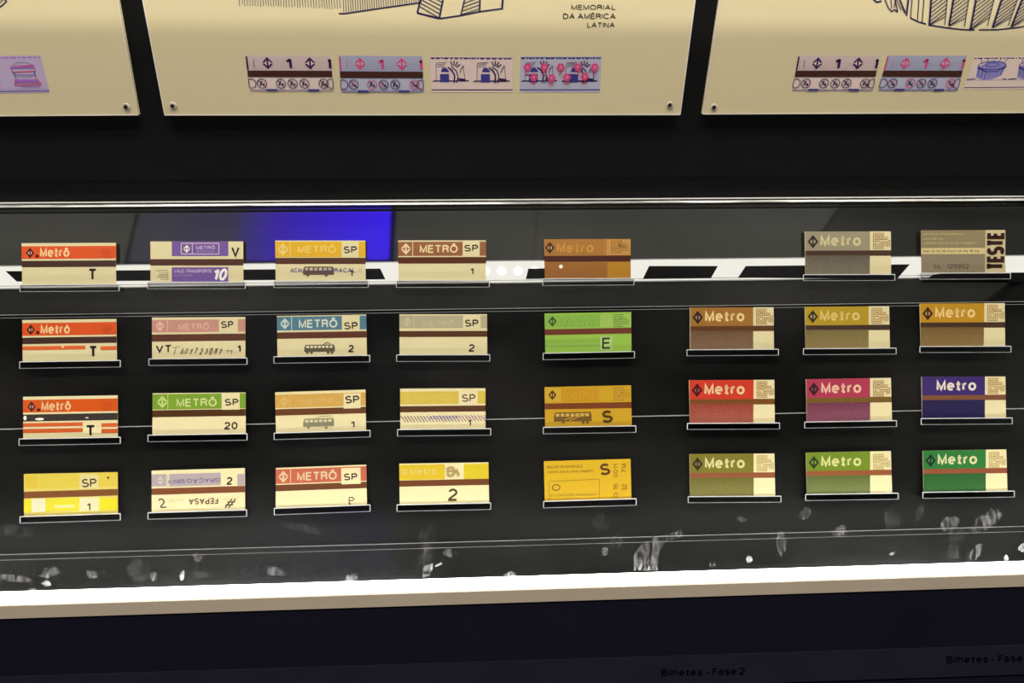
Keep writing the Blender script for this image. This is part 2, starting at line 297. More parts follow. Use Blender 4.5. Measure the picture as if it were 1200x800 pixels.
# ------------------------------------------------------------------ display case
case = empty('display_case', Matrix.Translation((0, 0, 0)), 'black reclined display case with a front glass pane, bright light strip and beige lip', 'display case')
def line_n(px_pts, n): # least-squares-free: average panel u of photo points
    us = [panel(a, b_, n)[1] for a, b_ in px_pts]; return sum(us)/len(us)
seams = [UF, line_n([(300, 366), (1150, 353)], 0), line_n([(60, 500), (1000, 484)], 0), line_n([(240, 640), (1100, 622)], 0)]
UB = -.215
bounds = seams+[UB]
for i, m in enumerate((M_top, M_mid, M_mid, M_low)):
    b = MB(); b.box(X0, X1, bounds[i+1]+(.0006 if i < 3 else 0), bounds[i]-(0 if i == 0 else .0002), -.012, 0)
    o = b.build('back_board', m, case, PF); o['label'] = ['glossy upper back board', 'matte black back board of the second row', 'matte black back board of the lower rows', 'glow-lightened black foot board'][i]
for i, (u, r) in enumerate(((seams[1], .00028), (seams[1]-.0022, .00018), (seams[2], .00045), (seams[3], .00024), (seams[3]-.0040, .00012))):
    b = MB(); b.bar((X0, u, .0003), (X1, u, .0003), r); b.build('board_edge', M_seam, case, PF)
# glowing band added on the panel in place of a mirrored reflection
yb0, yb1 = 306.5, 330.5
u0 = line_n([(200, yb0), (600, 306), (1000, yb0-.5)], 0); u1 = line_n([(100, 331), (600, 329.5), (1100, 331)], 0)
rear = empty('painted_reflection_band', Matrix.Translation(PW(0, u1, 0)), 'thin warm white glowing band imitating a reflection across the panel behind the top row of tickets', 'light strip')
b = MB(); b.box(X0+.02, X1-.02, u1, u0, .0001, .0012); b.build('diffuser', M_back, rear, PF)  # glowing box standing in for the mirrored band
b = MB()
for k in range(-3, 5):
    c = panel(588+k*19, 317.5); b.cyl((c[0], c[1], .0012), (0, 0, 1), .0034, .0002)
o = b.build('reflection_dots', M_dot, rear, PF); o['label'] = 'row of brighter round spots painted into the reflection band'
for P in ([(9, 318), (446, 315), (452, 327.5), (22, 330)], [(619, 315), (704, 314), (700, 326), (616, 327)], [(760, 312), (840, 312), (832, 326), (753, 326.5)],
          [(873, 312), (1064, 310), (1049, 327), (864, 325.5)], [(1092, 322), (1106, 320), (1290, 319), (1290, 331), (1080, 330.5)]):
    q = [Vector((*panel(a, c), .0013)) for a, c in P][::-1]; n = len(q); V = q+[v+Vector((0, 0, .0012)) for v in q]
    mesh('reflection_mask', V, [tuple(range(n-1, -1, -1)), tuple(range(n, 2*n))]+[(k, (k+1) % n, n+(k+1) % n, n+k) for k in range(n)], [M_mid], None, rear, PF)  # black plates shape the dark gaps of the imitated reflection
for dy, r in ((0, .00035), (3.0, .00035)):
    b = MB(); p = panel(600, 328.5+dy); b.bar((X0+.02, p[1], .0014), (X1-.02, p[1], .0014), r); b.build('reflection_edge_rod', M_seam, rear, PF)
b = MB(); b.bar((X0+.02, u0+.0004, .0012), (X1-.02, u0+.0004, .0012), .0004); b.build('reflection_edge_rod', M_seam, rear, PF)
# front glass
NB, NT = .0845, .011
gb = panel(600, 706, NB)[1]; gt = panel(600, 238.5, NT)[1]
GA = Vector((0, gb, NB)); GB = Vector((0, gt, NT)); gd = (GB-GA).normalized(); gn = Vector((1, 0, 0)).cross(gd).normalized()
gn = gn if gn.z > 0 else -gn
GL = (GB-GA).length
GF = PF @ Matrix.Translation(GA) @ Matrix(((1, gd.x, gn.x, 0), (0, gd.y, gn.y, 0), (0, gd.z, gn.z, 0), (0, 0, 0, 1)))
b = MB(); b.box(X0, X1, 0, GL, -.004, 0); glass = b.build('front_glass', M_glass, case, GF)
M_rim = mat('rim_painted_glints', (.62, .60, .52), .3, .5)
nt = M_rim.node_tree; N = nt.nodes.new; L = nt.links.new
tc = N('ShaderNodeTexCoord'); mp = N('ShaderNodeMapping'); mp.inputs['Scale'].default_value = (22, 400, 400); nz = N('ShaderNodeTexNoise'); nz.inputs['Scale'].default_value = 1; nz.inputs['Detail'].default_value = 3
cr = N('ShaderNodeValToRGB'); cr.color_ramp.elements[0].position = .38; cr.color_ramp.elements[0].color = (.10, .10, .08, 1); cr.color_ramp.elements[1].position = .6; cr.color_ramp.elements[1].color = (.85, .82, .72, 1)  # wavy light and dark glints painted along the rim
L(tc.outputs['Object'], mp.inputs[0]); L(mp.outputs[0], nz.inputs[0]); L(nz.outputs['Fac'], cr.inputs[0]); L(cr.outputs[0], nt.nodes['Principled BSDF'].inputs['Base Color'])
rim = empty('glass_rim', Matrix.Translation(PW(0, gt, NT)), 'clear bar along the top edge of the front glass with two painted glint lines', 'trim') 
b = MB(); b.box(X0, X1, GL-.0006, GL+.0030, -.0050, .0006); b.build('clear_bar', clear('rim_acrylic', (.75, .75, .73), 1, .1), rim, GF)
b = MB(); b.box(X0, X1, GL+.0022, GL+.0031, .0007, .0012); o = b.build('upper_glint', mat('rim_upper_painted_glint', (.42, .41, .35), .4), rim, GF)  # pale bar painted as the rim's upper glint
b = MB(); b.box(X0, X1, GL-.0008, GL+.0006, .0007, .0014); b.build('lower_glint', M_rim, rim, GF)
# smudges on the glass
def gl(px, py):
    p0 = GF @ Vector((0, 0, 0)); nn = (GF.to_3x3() @ Vector((0, 0, 1))); w_ = GF.inverted() @ on(px, py, p0, nn); return (w_.x, w_.y)
def smudge(P, m, k):
    c = Print(gl, .0002+.00004*k); c.poly(P, m); c.build('smudge', glass, GF)
def blob(cx, cy, rx, ry, ang, m, k):
    a = math.radians(ang); ca, sa = math.cos(a), math.sin(a); P = []
    for i in range(18):
        t = 6.2832*i/18; r = 1+random.uniform(-.18, .18); x, y = rx*r*math.cos(t), ry*r*math.sin(t); P.append((cx+x*ca-y*sa, cy+x*sa+y*ca))
    smudge(P, m, k)
k = 0
for a in [(54, 683, 6, 3.5, 10, M_smB), (58, 671, 11, 6, -20, M_smM), (108, 672, 7, 5, 0, M_smM), (128, 672, 10, 3, 15, M_smF), (15, 677, 20, 4, 8, M_smM), (38, 692, 7, 3, 0, M_smM), (18, 622, 22, 7, 10, M_smF),
          (163, 667, 12, 14, 0, M_smF), (180, 675, 4, 5, 40, M_smM), (214, 674, 2.5, 6, 10, M_smB), (236, 673, 9, 4, 5, M_smF), (232, 652, 6, 6, 0, M_smM), (352, 618, 26, 5, 15, M_smF), (322, 669, 9, 5, 20, M_smM),
          (338, 614, 14, 4, 12, M_smF), (501, 668, 5, 9, 32, M_smB), (500, 630, 9, 18, 5, M_smF), (515, 661, 6, 1.2, -25, M_smB), (527, 648, 8, 5, 15, M_smM), (500, 655, 9, 14, 25, M_smF), (412, 677, 7, 5, 0, M_smM),
          (598, 674, 7, 5, 0, M_smB), (708, 646, 5, 5, 0, M_smM), (722, 634, 7, 9, 30, M_smF), (704, 612, 10, 10, 0, M_smF), (868, 608, 7, 3, 15, M_smM), (877, 655, 4, 4, 0, M_smB), (834, 661, 4, 3, 20, M_smM),
          (915, 634, 7, 15, 8, M_smM), (942, 602, 6, 9, 35, M_smM), (984, 622, 10, 7, -10, M_smM), (1045, 648, 4, 2, -30, M_smB), (1045, 606, 10, 16, 20, M_smF), (1076, 600, 4, 12, 20, M_smF), (1155, 609, 20, 9, -35, M_smM),
          (1158, 608, 15, 6, -35, M_smM), (1112, 614, 11, 9, -30, M_smM), (1140, 650, 5, 15, 35, M_smM), (1115, 650, 7, 14, 0, M_smF), (1198, 641, 7, 5, -10, M_smB), (1177, 655, 3, 5, 0, M_smB), (1122, 627, 12, 7, -30, M_smF)]:
    blob(*a, k); k += 1
smudge([(742, 668), (742, 650), (752, 637), (768, 629), (790, 623), (801, 619), (800, 628), (784, 633), (775, 640), (770, 652), (770, 668)], M_smM, k)
smudge([(747, 668), (751, 660), (757, 657), (761, 661), (760, 668)], M_smM, k+1)
# light strip, lip and fascia at the foot
NL = .0735
ua = line_n([(0, 695), (600, 675), (1200, 656.5)], NL); ub = line_n([(0, 712), (600, 691.5), (1200, 674)], NL); uc = (ua+ub)/2; rl = (ua-ub)/2
led = empty('led_light_strip', Matrix.Translation(PW(0, uc-.006, NL)), 'glaring white light strip along the foot of the case inside the glass', 'light strip')
V = []; Fs = []; n = 12
for x in (X0+.01, X1-.01):
    for i in range(n): a = 2*math.pi*i/n; V.append((x, uc+rl*math.cos(a), NL+rl*math.sin(a)))
Fs = [(i, (i+1) % n, n+(i+1) % n, n+i) for i in range(n)]+[tuple(range(n-1, -1, -1)), tuple(range(n, 2*n))]
mesh('diffuser', V, Fs, [M_led], None, led, PF)
b = MB(); b.box(X0+.01, X1-.01, uc-rl-.0025, uc-rl, NL-.006, NL+.004); b.build('channel', mat('brushed_aluminium', (.5, .5, .5), .4, metal=1), led, PF)
NP = .0865
l0 = line_n([(0, 711), (600, 691), (1200, 673)], NP); l1 = line_n([(0, 723.5), (600, 706.5), (1200, 688)], NP)
b = MB(); b.box(X0, X1, l1, l0, NP-.0045, NP); b.build('front_lip', M_lip, case, PF)
b = MB(); b.box(X0, X1, UB-.002, UB, 0, NP-.004); b.box(X0, X1, UB, l1, NP-.010, NP-.003); b.box(X0, X1, l1-.16, l1, NP-.003, NP-.0008); b.build('fascia', M_fascia, case, PF)
b = MB(); b.box(X0-.006, X0, UB, UF, -.012, NP-.004); b.build('side_cheek', M_fascia, case, PF)
b = MB(); b.box(X1, X1+.006, UB, UF, -.012, NP-.004); b.build('side_cheek', M_fascia, case, PF)
cb = PW(0, l1-.16, NP)
b = MB(); b.box(X0-.004, X1+.004, cb.y+.012, wy+.012, 0, cb.z+.002); b.build('cabinet', M_fascia, case)
# label strip on the fascia, with its dark lettering (built along its own slightly steeper line)
sa = [panel(a, c, NP) for a, c in ((-120, 797), (1320, 752), (1320, 786), (-120, 834))]
lo = [Vector((*p, NP-.0008)) for p in sa][::-1]; hi = [Vector((*p, NP)) for p in sa][::-1]
b = MB(); b.hexa(lo, hi); ls = b.build('label_strip', M_strip, None, PF); tag(ls, 'dark navy caption strip with black lettering on the fascia under the light strip', 'sign')
c = Print(lambda x, y: panel(x, y, NP), NP+.0001, slope=-.022)
c.text('Bilhetes - Fase 2', 775, 783.8, 873, 792.2, M_capt, .03); c.build('lettering', ls, PF)
c = Print(lambda x, y: panel(x, y, NP), NP+.0001, slope=-.022); c.text('Bilhetes - Fase', 1109, 768.5, 1198, 777, M_capt, .03); c.build('lettering', ls, PF)
# ------------------------------------------------------------------ unseen trough and baffle, added to cut a light edge across the posters
tr_ = empty('added_poster_trough', Matrix.Translation((0, wy, 1.9)), 'unseen long black trough and baffle added above the posters to shape their light', 'light')
b = MB(); b.box(-1.32, 1.32, -.255, -.185, 2.006, 2.03); b.build('housing', M_fascia, tr_, Matrix())
b = MB(); b.box(-1.32, 1.32, -.10, ADDED_BAFFLE_Y, 1.698, 1.702); b.build('added_baffle', M_fascia, tr_, Matrix())  # added plate, placed to cut the lamp's shadow edge
for x in (-1.3, 1.3):
    for za, ya in ((2.03, -.2), (1.702, -.095)):
        b = MB(); b.box(x-.004, x+.004, ya, wy-.0005, za, za+.006); b.build('added_trough_bracket', M_fascia, tr_, Matrix())
# ------------------------------------------------------------------ posters on the wall
def poster(corners, label, draw, screws):
    """corners: photo points of bottom-left, bottom-right and a point of each side edge at y=0"""
    (bl, br, tl, tr) = [Vector(wall(*p)) for p in corners]
    def upx(a, b_, z=.46): return a+(b_-a)*(z/(b_.y-a.y))
    tl2 = upx(bl, tl); tr2 = upx(br, tr); tr2.y = tl2.y = bl.y+.46
    P = [bl, br, tr2, tl2]
    t = empty('poster', WF @ Matrix.Translation((bl.x, bl.y, 0)), label, 'poster', 'cream posters on the wall')
    b = MB(); b.hexa([Vector((p.x, p.y, 0.0002)) for p in P], [Vector((p.x, p.y, BT)) for p in P]); b.build('board', M_cream, t, WF)
    b = MB(); rr = .0004
    for i in range(4): b.bar((P[i].x, P[i].y, BT), (P[(i+1) % 4].x, P[(i+1) % 4].y, BT), rr)
    o = b.build('board_edge', mat('pale_cut_edge', (.9, .85, .72), .4), t, WF)
    for s_ in screws:
        q = wall(*s_); b = MB(); b.cyl((q[0], q[1], BT), (0, 0, 1), .0026, .0006, 20, .0021); sc = b.build('screw', M_steel, t, WF)
        b = MB(); b.cyl((q[0]-.0003, q[1], BT+.0006), (0, 0, 1), .0014, .0003, 6); b.build('hex_socket', M_dark, sc, WF)
    draw(t)
    return t
LV = .62
def disp(h, lv): return tuple(min(.88, v/lv) for v in lin(hx(h)))
def pm(h, lv=LV): return mat('print_%s_%d' % (h, lv*100), disp(h, lv), .5, .25)
P_PINK = pm('C4AEA0'); P_BLUE = pm('9E9CA6'); P_LIL = pm('A493A8'); P_BRN = pm('3A2018'); P_MAG = pm('B84068'); P_INK = pm('2E1840'); P_NAV = pm('34326E'); P_WAV = pm('A08C90'); P_BW = pm('7C84A0'); P_VIO = pm('8A5AA0')
def quad(TL, TR, BR, BL):
    def fn(s, t):
        x = (TL[0]*(1-s)+TR[0]*s)*(1-t)+(BL[0]*(1-s)+BR[0]*s)*t; y = (TL[1]*(1-s)+TR[1]*s)*(1-t)+(BL[1]*(1-s)+BR[1]*s)*t
        return wall(x, y)
    return fn
class Mini(Print):
    """a printed picture of a ticket; source units: 100 wide, 43 high"""
    def __init__(s, q): Print.__init__(s, (lambda x, y, f=quad(*q): f(x/100, y/43)), BT+.0001)
def cl(x): return max(0, min(100, x))
def ticket_pic(t, q, blue):
    c = Mini(q); bg = P_BLUE if blue else P_PINK; fg = P_MAG if blue else P_INK
    c.rect(0, 0, 100, 43, bg); c.up()
    for k in range(9):
        y = 1.2+k*2.1
        c.path([(x, y+.4*math.sin(x*.5)) for x in range(0, 101, 4)], .5, P_BW if blue else P_WAV)
    c.rect(0, 1.5, 2.0, 18, P_MAG if blue else P_INK); c.line(9, 5, 9, 15, .6, fg)
    for cx in (25, 75): c.logo(cx, 9.5, 15, fg, bg)
    c.text('1', 46, 3, 53.5, 17, fg, .06)
    c.text('1', 95, 3, 100, 17, fg, .06)
    c.rect(0, 18.5, 100, 26, P_BRN)
    for i, cx in enumerate((3, 15.5, 38, 52, 66, 89, 98)):
        n_ = 12; rr = 5.6
        P = [(cl(cx+rr*math.cos(6.2832*k/n_)), 34+rr*math.sin(6.2832*k/n_)) for k in range(n_)]; c.path(P, .9, P_MAG if blue and i in (2, 5) else P_INK, True)
        if 5 < cx < 94: c.line(cx-3.6, 30.5, cx+3.6, 37.5, .9, P_INK); c.line(cx-2.5, 36.5, cx, 31, 1.6, P_MAG if blue and i % 2 else P_INK); c.line(cx+.5, 36, cx+3, 34, 1.6, P_INK)
    c.line(0, 42, 100, 42, .7, P_NAV)
    for x in (20, 70): c.rect(x, 40.6, x+13, 43, P_NAV)
    return c.build('printed_ticket', t, WF)
def dashes(c, y, m):
    c.up(); x = 1
    while x < 97:
        l = random.uniform(1.5, 6); c.line(x, y, min(99, x+l), y, 1.5, m); x += l+random.uniform(.4, 2.5)
def sculpture_pic(t, q, blue):
    c = Mini(q); c.rect(0, 0, 100, 43, P_BLUE if blue else P_PINK)
    c.rect(0, 1.2, 100, 2.0, P_NAV); dashes(c, 2.6, P_INK); c.rect(0, 39.5, 100, 40.8, P_NAV if blue else P_INK)
    for ox in (2, 52):
        c.path([(ox, 30), (ox+3, 29.5), (ox+41, 29.5), (ox+44, 29)], 1.5, P_INK); c.path([(ox+4, 29), (ox+5, 8), (ox+18, 7)], .6, P_INK); c.path([(ox+40, 29), (ox+37, 10)], .6, P_INK)
        c.up(); c.poly([(ox+9, 31), (ox+9, 22), (ox+12, 14), (ox+16, 13), (ox+20, 17), (ox+20, 31)], P_NAV); c.rect(ox+9, 19, ox+20, 21, P_PINK if not blue else P_BLUE)
        c.path([(ox+19, 13), (ox+24, 17), (ox+27, 23), (ox+26, 32)], 1.8, P_INK); c.path([(ox+23, 12), (ox+29, 17), (ox+31, 24), (ox+29, 32)], 1.2, P_INK)
        for a in (-60, -85, -110, -35): r = math.radians(a); c.line(ox+26+4*math.cos(r), 15+4*math.sin(r), ox+26+10*math.cos(r), 15+10*math.sin(r), 1.4, P_INK)
        c.path([(ox+33, 20), (ox+36, 13), (ox+39, 12)], .8, P_INK); c.line(ox+31, 27, ox+40, 28, 2.2, P_INK)
        c.line(ox+6, 10, ox+16, 9, .6, P_INK); c.line(ox+6, 12.5, ox+15, 11.5, .6, P_INK)
    if blue:
        for (cx, cy) in ((9, 13), (30, 13), (50, 13), (71, 13), (92, 13), (17, 25), (39, 26), (58, 25), (80, 24)):
            for k in range(6):
                r = 6.2832*k/6; c.disc(cx+3.4*math.cos(r), cy+3.4*math.sin(r), 1.9, 1.9, P_MAG, 8)
            c.disc(cx, cy, 1.6, 1.6, pm('D87090'), 8); c.line(cx, cy+4, cx, cy+9, .8, P_MAG); c.line(cx-3, cy+8.5, cx+3, cy+8.5, 1, P_MAG)
    return c.build('printed_ticket', t, WF)
def drum_pic(t, q):
    c = Mini(q); c.rect(0, 0, 100, 43, P_PINK); dashes(c, 2.6, P_INK); c.rect(0, 40, 100, 41, P_INK); c.rect(0, 30.5, 100, 31.2, P_WAV)
    for ox in (8, 58):
        c.up(); c.poly([(ox, 14), (ox+2, 27), (ox+12, 31), (ox+22, 30), (ox+32, 25), (ox+35, 12), (ox+28, 7), (ox+12, 7)], pm('7C74A4'))
        for k in range(7): c.line(ox+2+k*5, 13+2.5*math.sin(k*.52), ox+4+k*4.4, 25+4*math.sin(k*.52), .8, P_NAV)
        c.ring(ox+17, 12, 17, 5.5, 1.1, P_NAV); c.ring(ox+17, 11, 8, 2.5, .8, P_NAV); c.path([(ox, 15), (ox+12, 20), (ox+24, 20), (ox+35, 14)], 1.2, P_NAV)
        for k in range(5): c.line(ox+3+k*7, 8, ox+1+k*8, 3.5, .8, P_NAV)
        c.line(ox-8, 30, ox+2, 29, 1, P_INK); c.line(ox+35, 29, ox+40, 30, 1, P_INK)
    return c.build('printed_ticket', t, WF)
def arch_pic(t, q):
    c = Mini(q); c.rect(0, 0, 100, 43, P_LIL); dashes(c, 2.2, P_VIO); c.rect(0, 40.5, 100, 41.6, P_NAV); c.rect(0, 38.5, 100, 39.2, P_BW)
    for ox in (2, 54):
        c.ring(ox+20, 16, 15, 9, .8, P_BW); c.path([(ox+4, 13), (ox+34, 11), (ox+35, 18), (ox+5, 19), (ox+4, 13)], 1.0, P_MAG)
        c.rect(ox+5, 12.5, ox+34, 14.6, P_VIO); c.path([(ox+6, 19), (ox+8, 26)], 1.1, P_NAV); c.path([(ox+33, 18), (ox+33, 25)], 1.1, P_NAV); c.path([(ox+10, 22), (ox+30, 22)], .8, P_VIO)
        c.rect(ox+5, 27.5, ox+35, 31, P_VIO); c.path([(ox+8, 27), (ox+4, 34), (ox+38, 33), (ox+33, 26)], 1.2, P_MAG); c.line(ox+12, 36, ox+36, 36, .8, P_VIO)
    return c.build('printed_ticket', t, WF)
def base_print(): return Print(lambda x, y: wall(x, y), BT+.0001)
def hatch_area(c, A, B, D, E_, n_, wd, tilt=.35):
    """diagonal strokes between the edge A-B (top to bottom) and the edge D-E"""
    for k in range(n_):
        t = k/(n_-1); t2 = max(0, min(1, t+tilt))
        c.line(A[0]+(B[0]-A[0])*t2, A[1]+(B[1]-A[1])*t2, D[0]+(E_[0]-D[0])*t, D[1]+(E_[1]-D[1])*t, wd, M_navy)
def draw_mid(t):
    ticket_pic(t, ((287.5, 64.5), (387.5, 65), (391, 106.8), (293, 106.5)), False); ticket_pic(t, ((397, 65), (495, 66), (496.5, 108), (400, 108)), True)
    sculpture_pic(t, ((504, 66), (601, 66.5), (600.8, 108), (506, 108)), False); sculpture_pic(t, ((610, 66), (705, 66), (703, 108), (609, 108)), True)
    c = base_print(); c.text('MEMORIAL', 669.5, 5.6, 721.5, 11.4, M_ink, .008); c.text('DA AMÉRICA', 659.9, 14.2, 721.5, 22.2, M_ink, .008); c.text('LATINA', 688.2, 26.3, 720.4, 32.2, M_ink, .008)
    c.build('lettering', t, WF)
    c = base_print(); c.up(); R = random.Random(2)
    x = 281
    while x < 399: b_ = 6.5+(x-281)*.03+R.uniform(-1.6, 1.2); c.line(x-5, -58, x, b_, .95, M_navy, .6, xr=0); x += 3.05+R.uniform(-.25, .3)
    c.up(); x = 403
    while x < 494: c.line(x-4, -60, x, 15.5-(x-397)*.125, .95, M_navy, .7, xr=0); x += 2.75+R.uniform(-.2, .2)
    c.path([(397, 15.6), (403, 16), (440, 10.5), (492, 3.2)], 1.5, M_navy)
    c.path([(499, -25), (489, 15), (514.8, 21.6), (524, -25)], 2.0, M_navy); c.path([(514.8, 21.8), (540, 18), (562, 13.5), (589, 10)], 1.6, M_navy)
    c.path([(588.3, 11), (591, -25)], 2.2, M_navy); c.path([(540, 18), (550, -25)], 1.5, M_navy); c.path([(562, 13.5), (563.5, -25)], 1.8, M_navy)
    hatch_area(c, (499, -25), (489, 15), (524, -25), (515, 21), 11, .95, -.2)
    for k in range(9): y = 16-k*4.4; c.line(541+k*.9, y+1, 562, y-6, .9, M_navy, xr=0)
    c.path([(499, -25), (470, -60), (600, -80), (591, -25)], 2, M_navy); c.path([(470, -60), (395, -58), (276, -60)], 1.6, M_navy)
    c.build('line_drawing', t, WF)
def draw_right(t):
    ticket_pic(t, ((935.5, 65), (1031, 65), (1022, 106.3), (928, 106.3)), False); ticket_pic(t, ((1040, 65), (1133, 65), (1121.5, 106.5), (1029, 106)), True)
    drum_pic(t, ((1142, 66), (1238, 65.5), (1226, 104), (1129, 105))); drum_pic(t, ((1247, 65.5), (1343, 65), (1330, 104), (1235, 104)))
    c = base_print(); c.up()
    for P, wd in (([(1067, 21), (1076, 25.5), (1085, 28)], 1.6), ([(1088, 29.2), (1110, 32.6), (1128, 34.6), (1142, 35)], 1.5), ([(1147, 34.8), (1168, 34.8), (1190, 32.5), (1215, 28), (1260, 14)], 1.4),
                  ([(1067, 21), (1071, -30)], 1.1), ([(1075, 24.5), (1079, -30)], 1.1), ([(1080.5, 26), (1085, -30)], 1.1), ([(1023, -2), (1027, 2.5), (1033, 1)], 1.6),
                  ([(1034, -8), (1041, 9), (1045, 13.5), (1048, 11), (1052, 14), (1048, -4)], 1.2), ([(1045, 10), (1043, -10)], .9), ([(1048, 9), (1050, -8)], .9), ([(1053, -2), (1060, 15)], 1), ([(1049, -4), (1056, 12)], .9),
                  ([(1062, 18), (1066, -14), (1055, -10)], 2.0), ([(1061, 15), (1052, -8)], 1)):
        c.path(P, wd, M_navy)
    for a, b_, d, e in (((1093, -30), (1089, 29), (1113, -30), (1107, 29)), ((1122, -30), (1112, 30), (1140, -30), (1130, 31)), ((1149, -30), (1137, 34.5), (1172, -30), (1157, 30)),
                        ((1183, -30), (1163, 32), (1203, -30), (1181, 30)), ((1209, -30), (1185, 31), (1229, -30), (1203, 29)), ((1238, -30), (1210, 27), (1262, -30), (1232, 23))):
        c.path([a, b_], 2.2, M_navy); c.path([d, e], .9, M_navy); c.up()
        for k in range(13):
            t_ = k/12; t2 = min(1.0, t_+.27)
            if t_+.27 > 1.12: continue
            c.line(a[0]+(b_[0]-a[0])*t2, a[1]+(b_[1]-a[1])*t2, d[0]+(e[0]-d[0])*t_, d[1]+(e[1]-d[1])*t_, .95, M_navy, xr=0)
    c.path([(1023, -2), (1040, -30), (1262, -34)], 1.5, M_navy)
    c.build('line_drawing', t, WF)
def draw_left(t):
    arch_pic(t, ((-44, 66), (47.5, 65), (58.5, 108.5), (-34, 109.5))); sculpture_pic(t, ((-148, 67), (-53, 66), (-43, 109.5), (-138, 110)), True)
    c = base_print(); c.up(); c.path([(-60, 22), (-20, 24), (-2, 10), (8, 1.5), (5, -1), (-30, -40)], 1.5, M_navy); c.path([(-4, 7), (4, -1)], .9, M_navy); c.path([(-10, 5), (0, -4)], .9, M_navy)
    c.build('line_drawing', t, WF)
poster([(193.2, 134.8), (797, 134.3), (167.3, 0), (814.6, 0)], 'cream poster with a hatched blue drawing and the words MEMORIAL DA AMÉRICA LATINA', draw_mid, [(203, 124.2), (785.2, 123.2)])
poster([(-420, 138.5), (161.8, 134.6), (-490, 0), (137.8, 0)], 'cream poster at the left with one lilac and pink printed ticket at the picture edge', draw_left, [(148.3, 125.2)])
poster([(823.4, 133.6), (1400, 131), (843.6, 0), (1480, 0)], 'cream poster at the right with a round hatched blue drawing over three printed tickets', draw_right, [(836.8, 125.8)])
# ------------------------------------------------------------------ tickets
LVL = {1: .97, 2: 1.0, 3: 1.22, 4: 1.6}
TN = .0030                                              # tickets stand this far off the panel
class Card(Print):
    def __init__(s, row, org, tl, tr, br, bl, label, body='paper', **kw):
        s.row = row; s.c = (tl, tr, br, bl); s.org = org; s.label = label; s.lv = LVL[row]
        w_ = (tr[0]-tl[0]+br[0]-bl[0])/2; h_ = (bl[1]-tl[1]+br[1]-tr[1])/2
        sl = ((tr[1]-tl[1])+(br[1]-bl[1]))/2/w_
        s.P = [Vector(panel(*p, TN+.0003)) for p in (bl, br, tr, tl)]
        def fn(x, y):
            px = org[0]+x/8; py = org[1]+y/8
            b_ = (py-tl[1]-(px-tl[0])*(tr[1]-tl[1])/(tr[0]-tl[0]))/h_
            a_ = (px-(tl[0]*(1-b_)+bl[0]*b_))/w_
            a_ = max(0, min(1, a_)); b_ = max(0, min(1, b_))
            p = s.P[3]*(1-a_)*(1-b_)+s.P[2]*a_*(1-b_)+s.P[1]*a_*b_+s.P[0]*(1-a_)*b_
            return (p.x, p.y)
        Print.__init__(s, fn, TN+.00035, sl)
        s.ext = ((tl[0]-org[0])*8-4, (tl[1]-org[1])*8-4, (tr[0]-org[0])*8+14, (bl[1]-org[1])*8+8)
        s.body = s.col(body) if body != 'paper' else mat('ticket_paper', (.69, .595, .325), .55, .25, noise=.03, nscale=90)
        s.stripe = None
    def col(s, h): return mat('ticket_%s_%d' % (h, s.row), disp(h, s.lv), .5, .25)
    def full(s, y0, y1, h): s.rect(s.ext[0], y0, s.ext[2], y1, s.col(h))
    def band(s, y0, y1, h):     # the magnetic stripe is a part of its own
        s.stripe = (y0, y1, s.col(h))
    def make(s):
        lo = [Vector((p.x, p.y, TN)) for p in s.P]; hi = [Vector((p.x, p.y, TN+.0003)) for p in s.P]; c = (s.P[0]+s.P[1])/2
        M = PF @ Matrix.Translation((c.x, c.y, TN)); D = Vector((c.x, c.y, TN))
        b = MB(); b.hexa([v-D for v in lo], [v-D for v in hi]); t = b.build('ticket', s.body, None, M)
        tag(t, s.label, 'ticket', 'transit tickets in the display case')
        if s.stripe:
            q = Print(s.fn, TN+.00034, s.sl); q.rect(s.ext[0], s.stripe[0], s.ext[2], s.stripe[1], s.stripe[2]); q.V = [(v[0]-D.x, v[1]-D.y, v[2]-D.z) for v in q.V]; q.build('magnetic_stripe', t)
        s.V = [(v[0]-D.x, v[1]-D.y, v[2]-D.z) for v in s.V]; s.build('printed_face', t)
        return t
LEDGES = []
def ledge(row, col, card, xl, xr):
    LEDGES.append((row, col, card, xl, xr))
INK = '241612'
def C(*a, **k): return Card(*a, **k)
cards = []
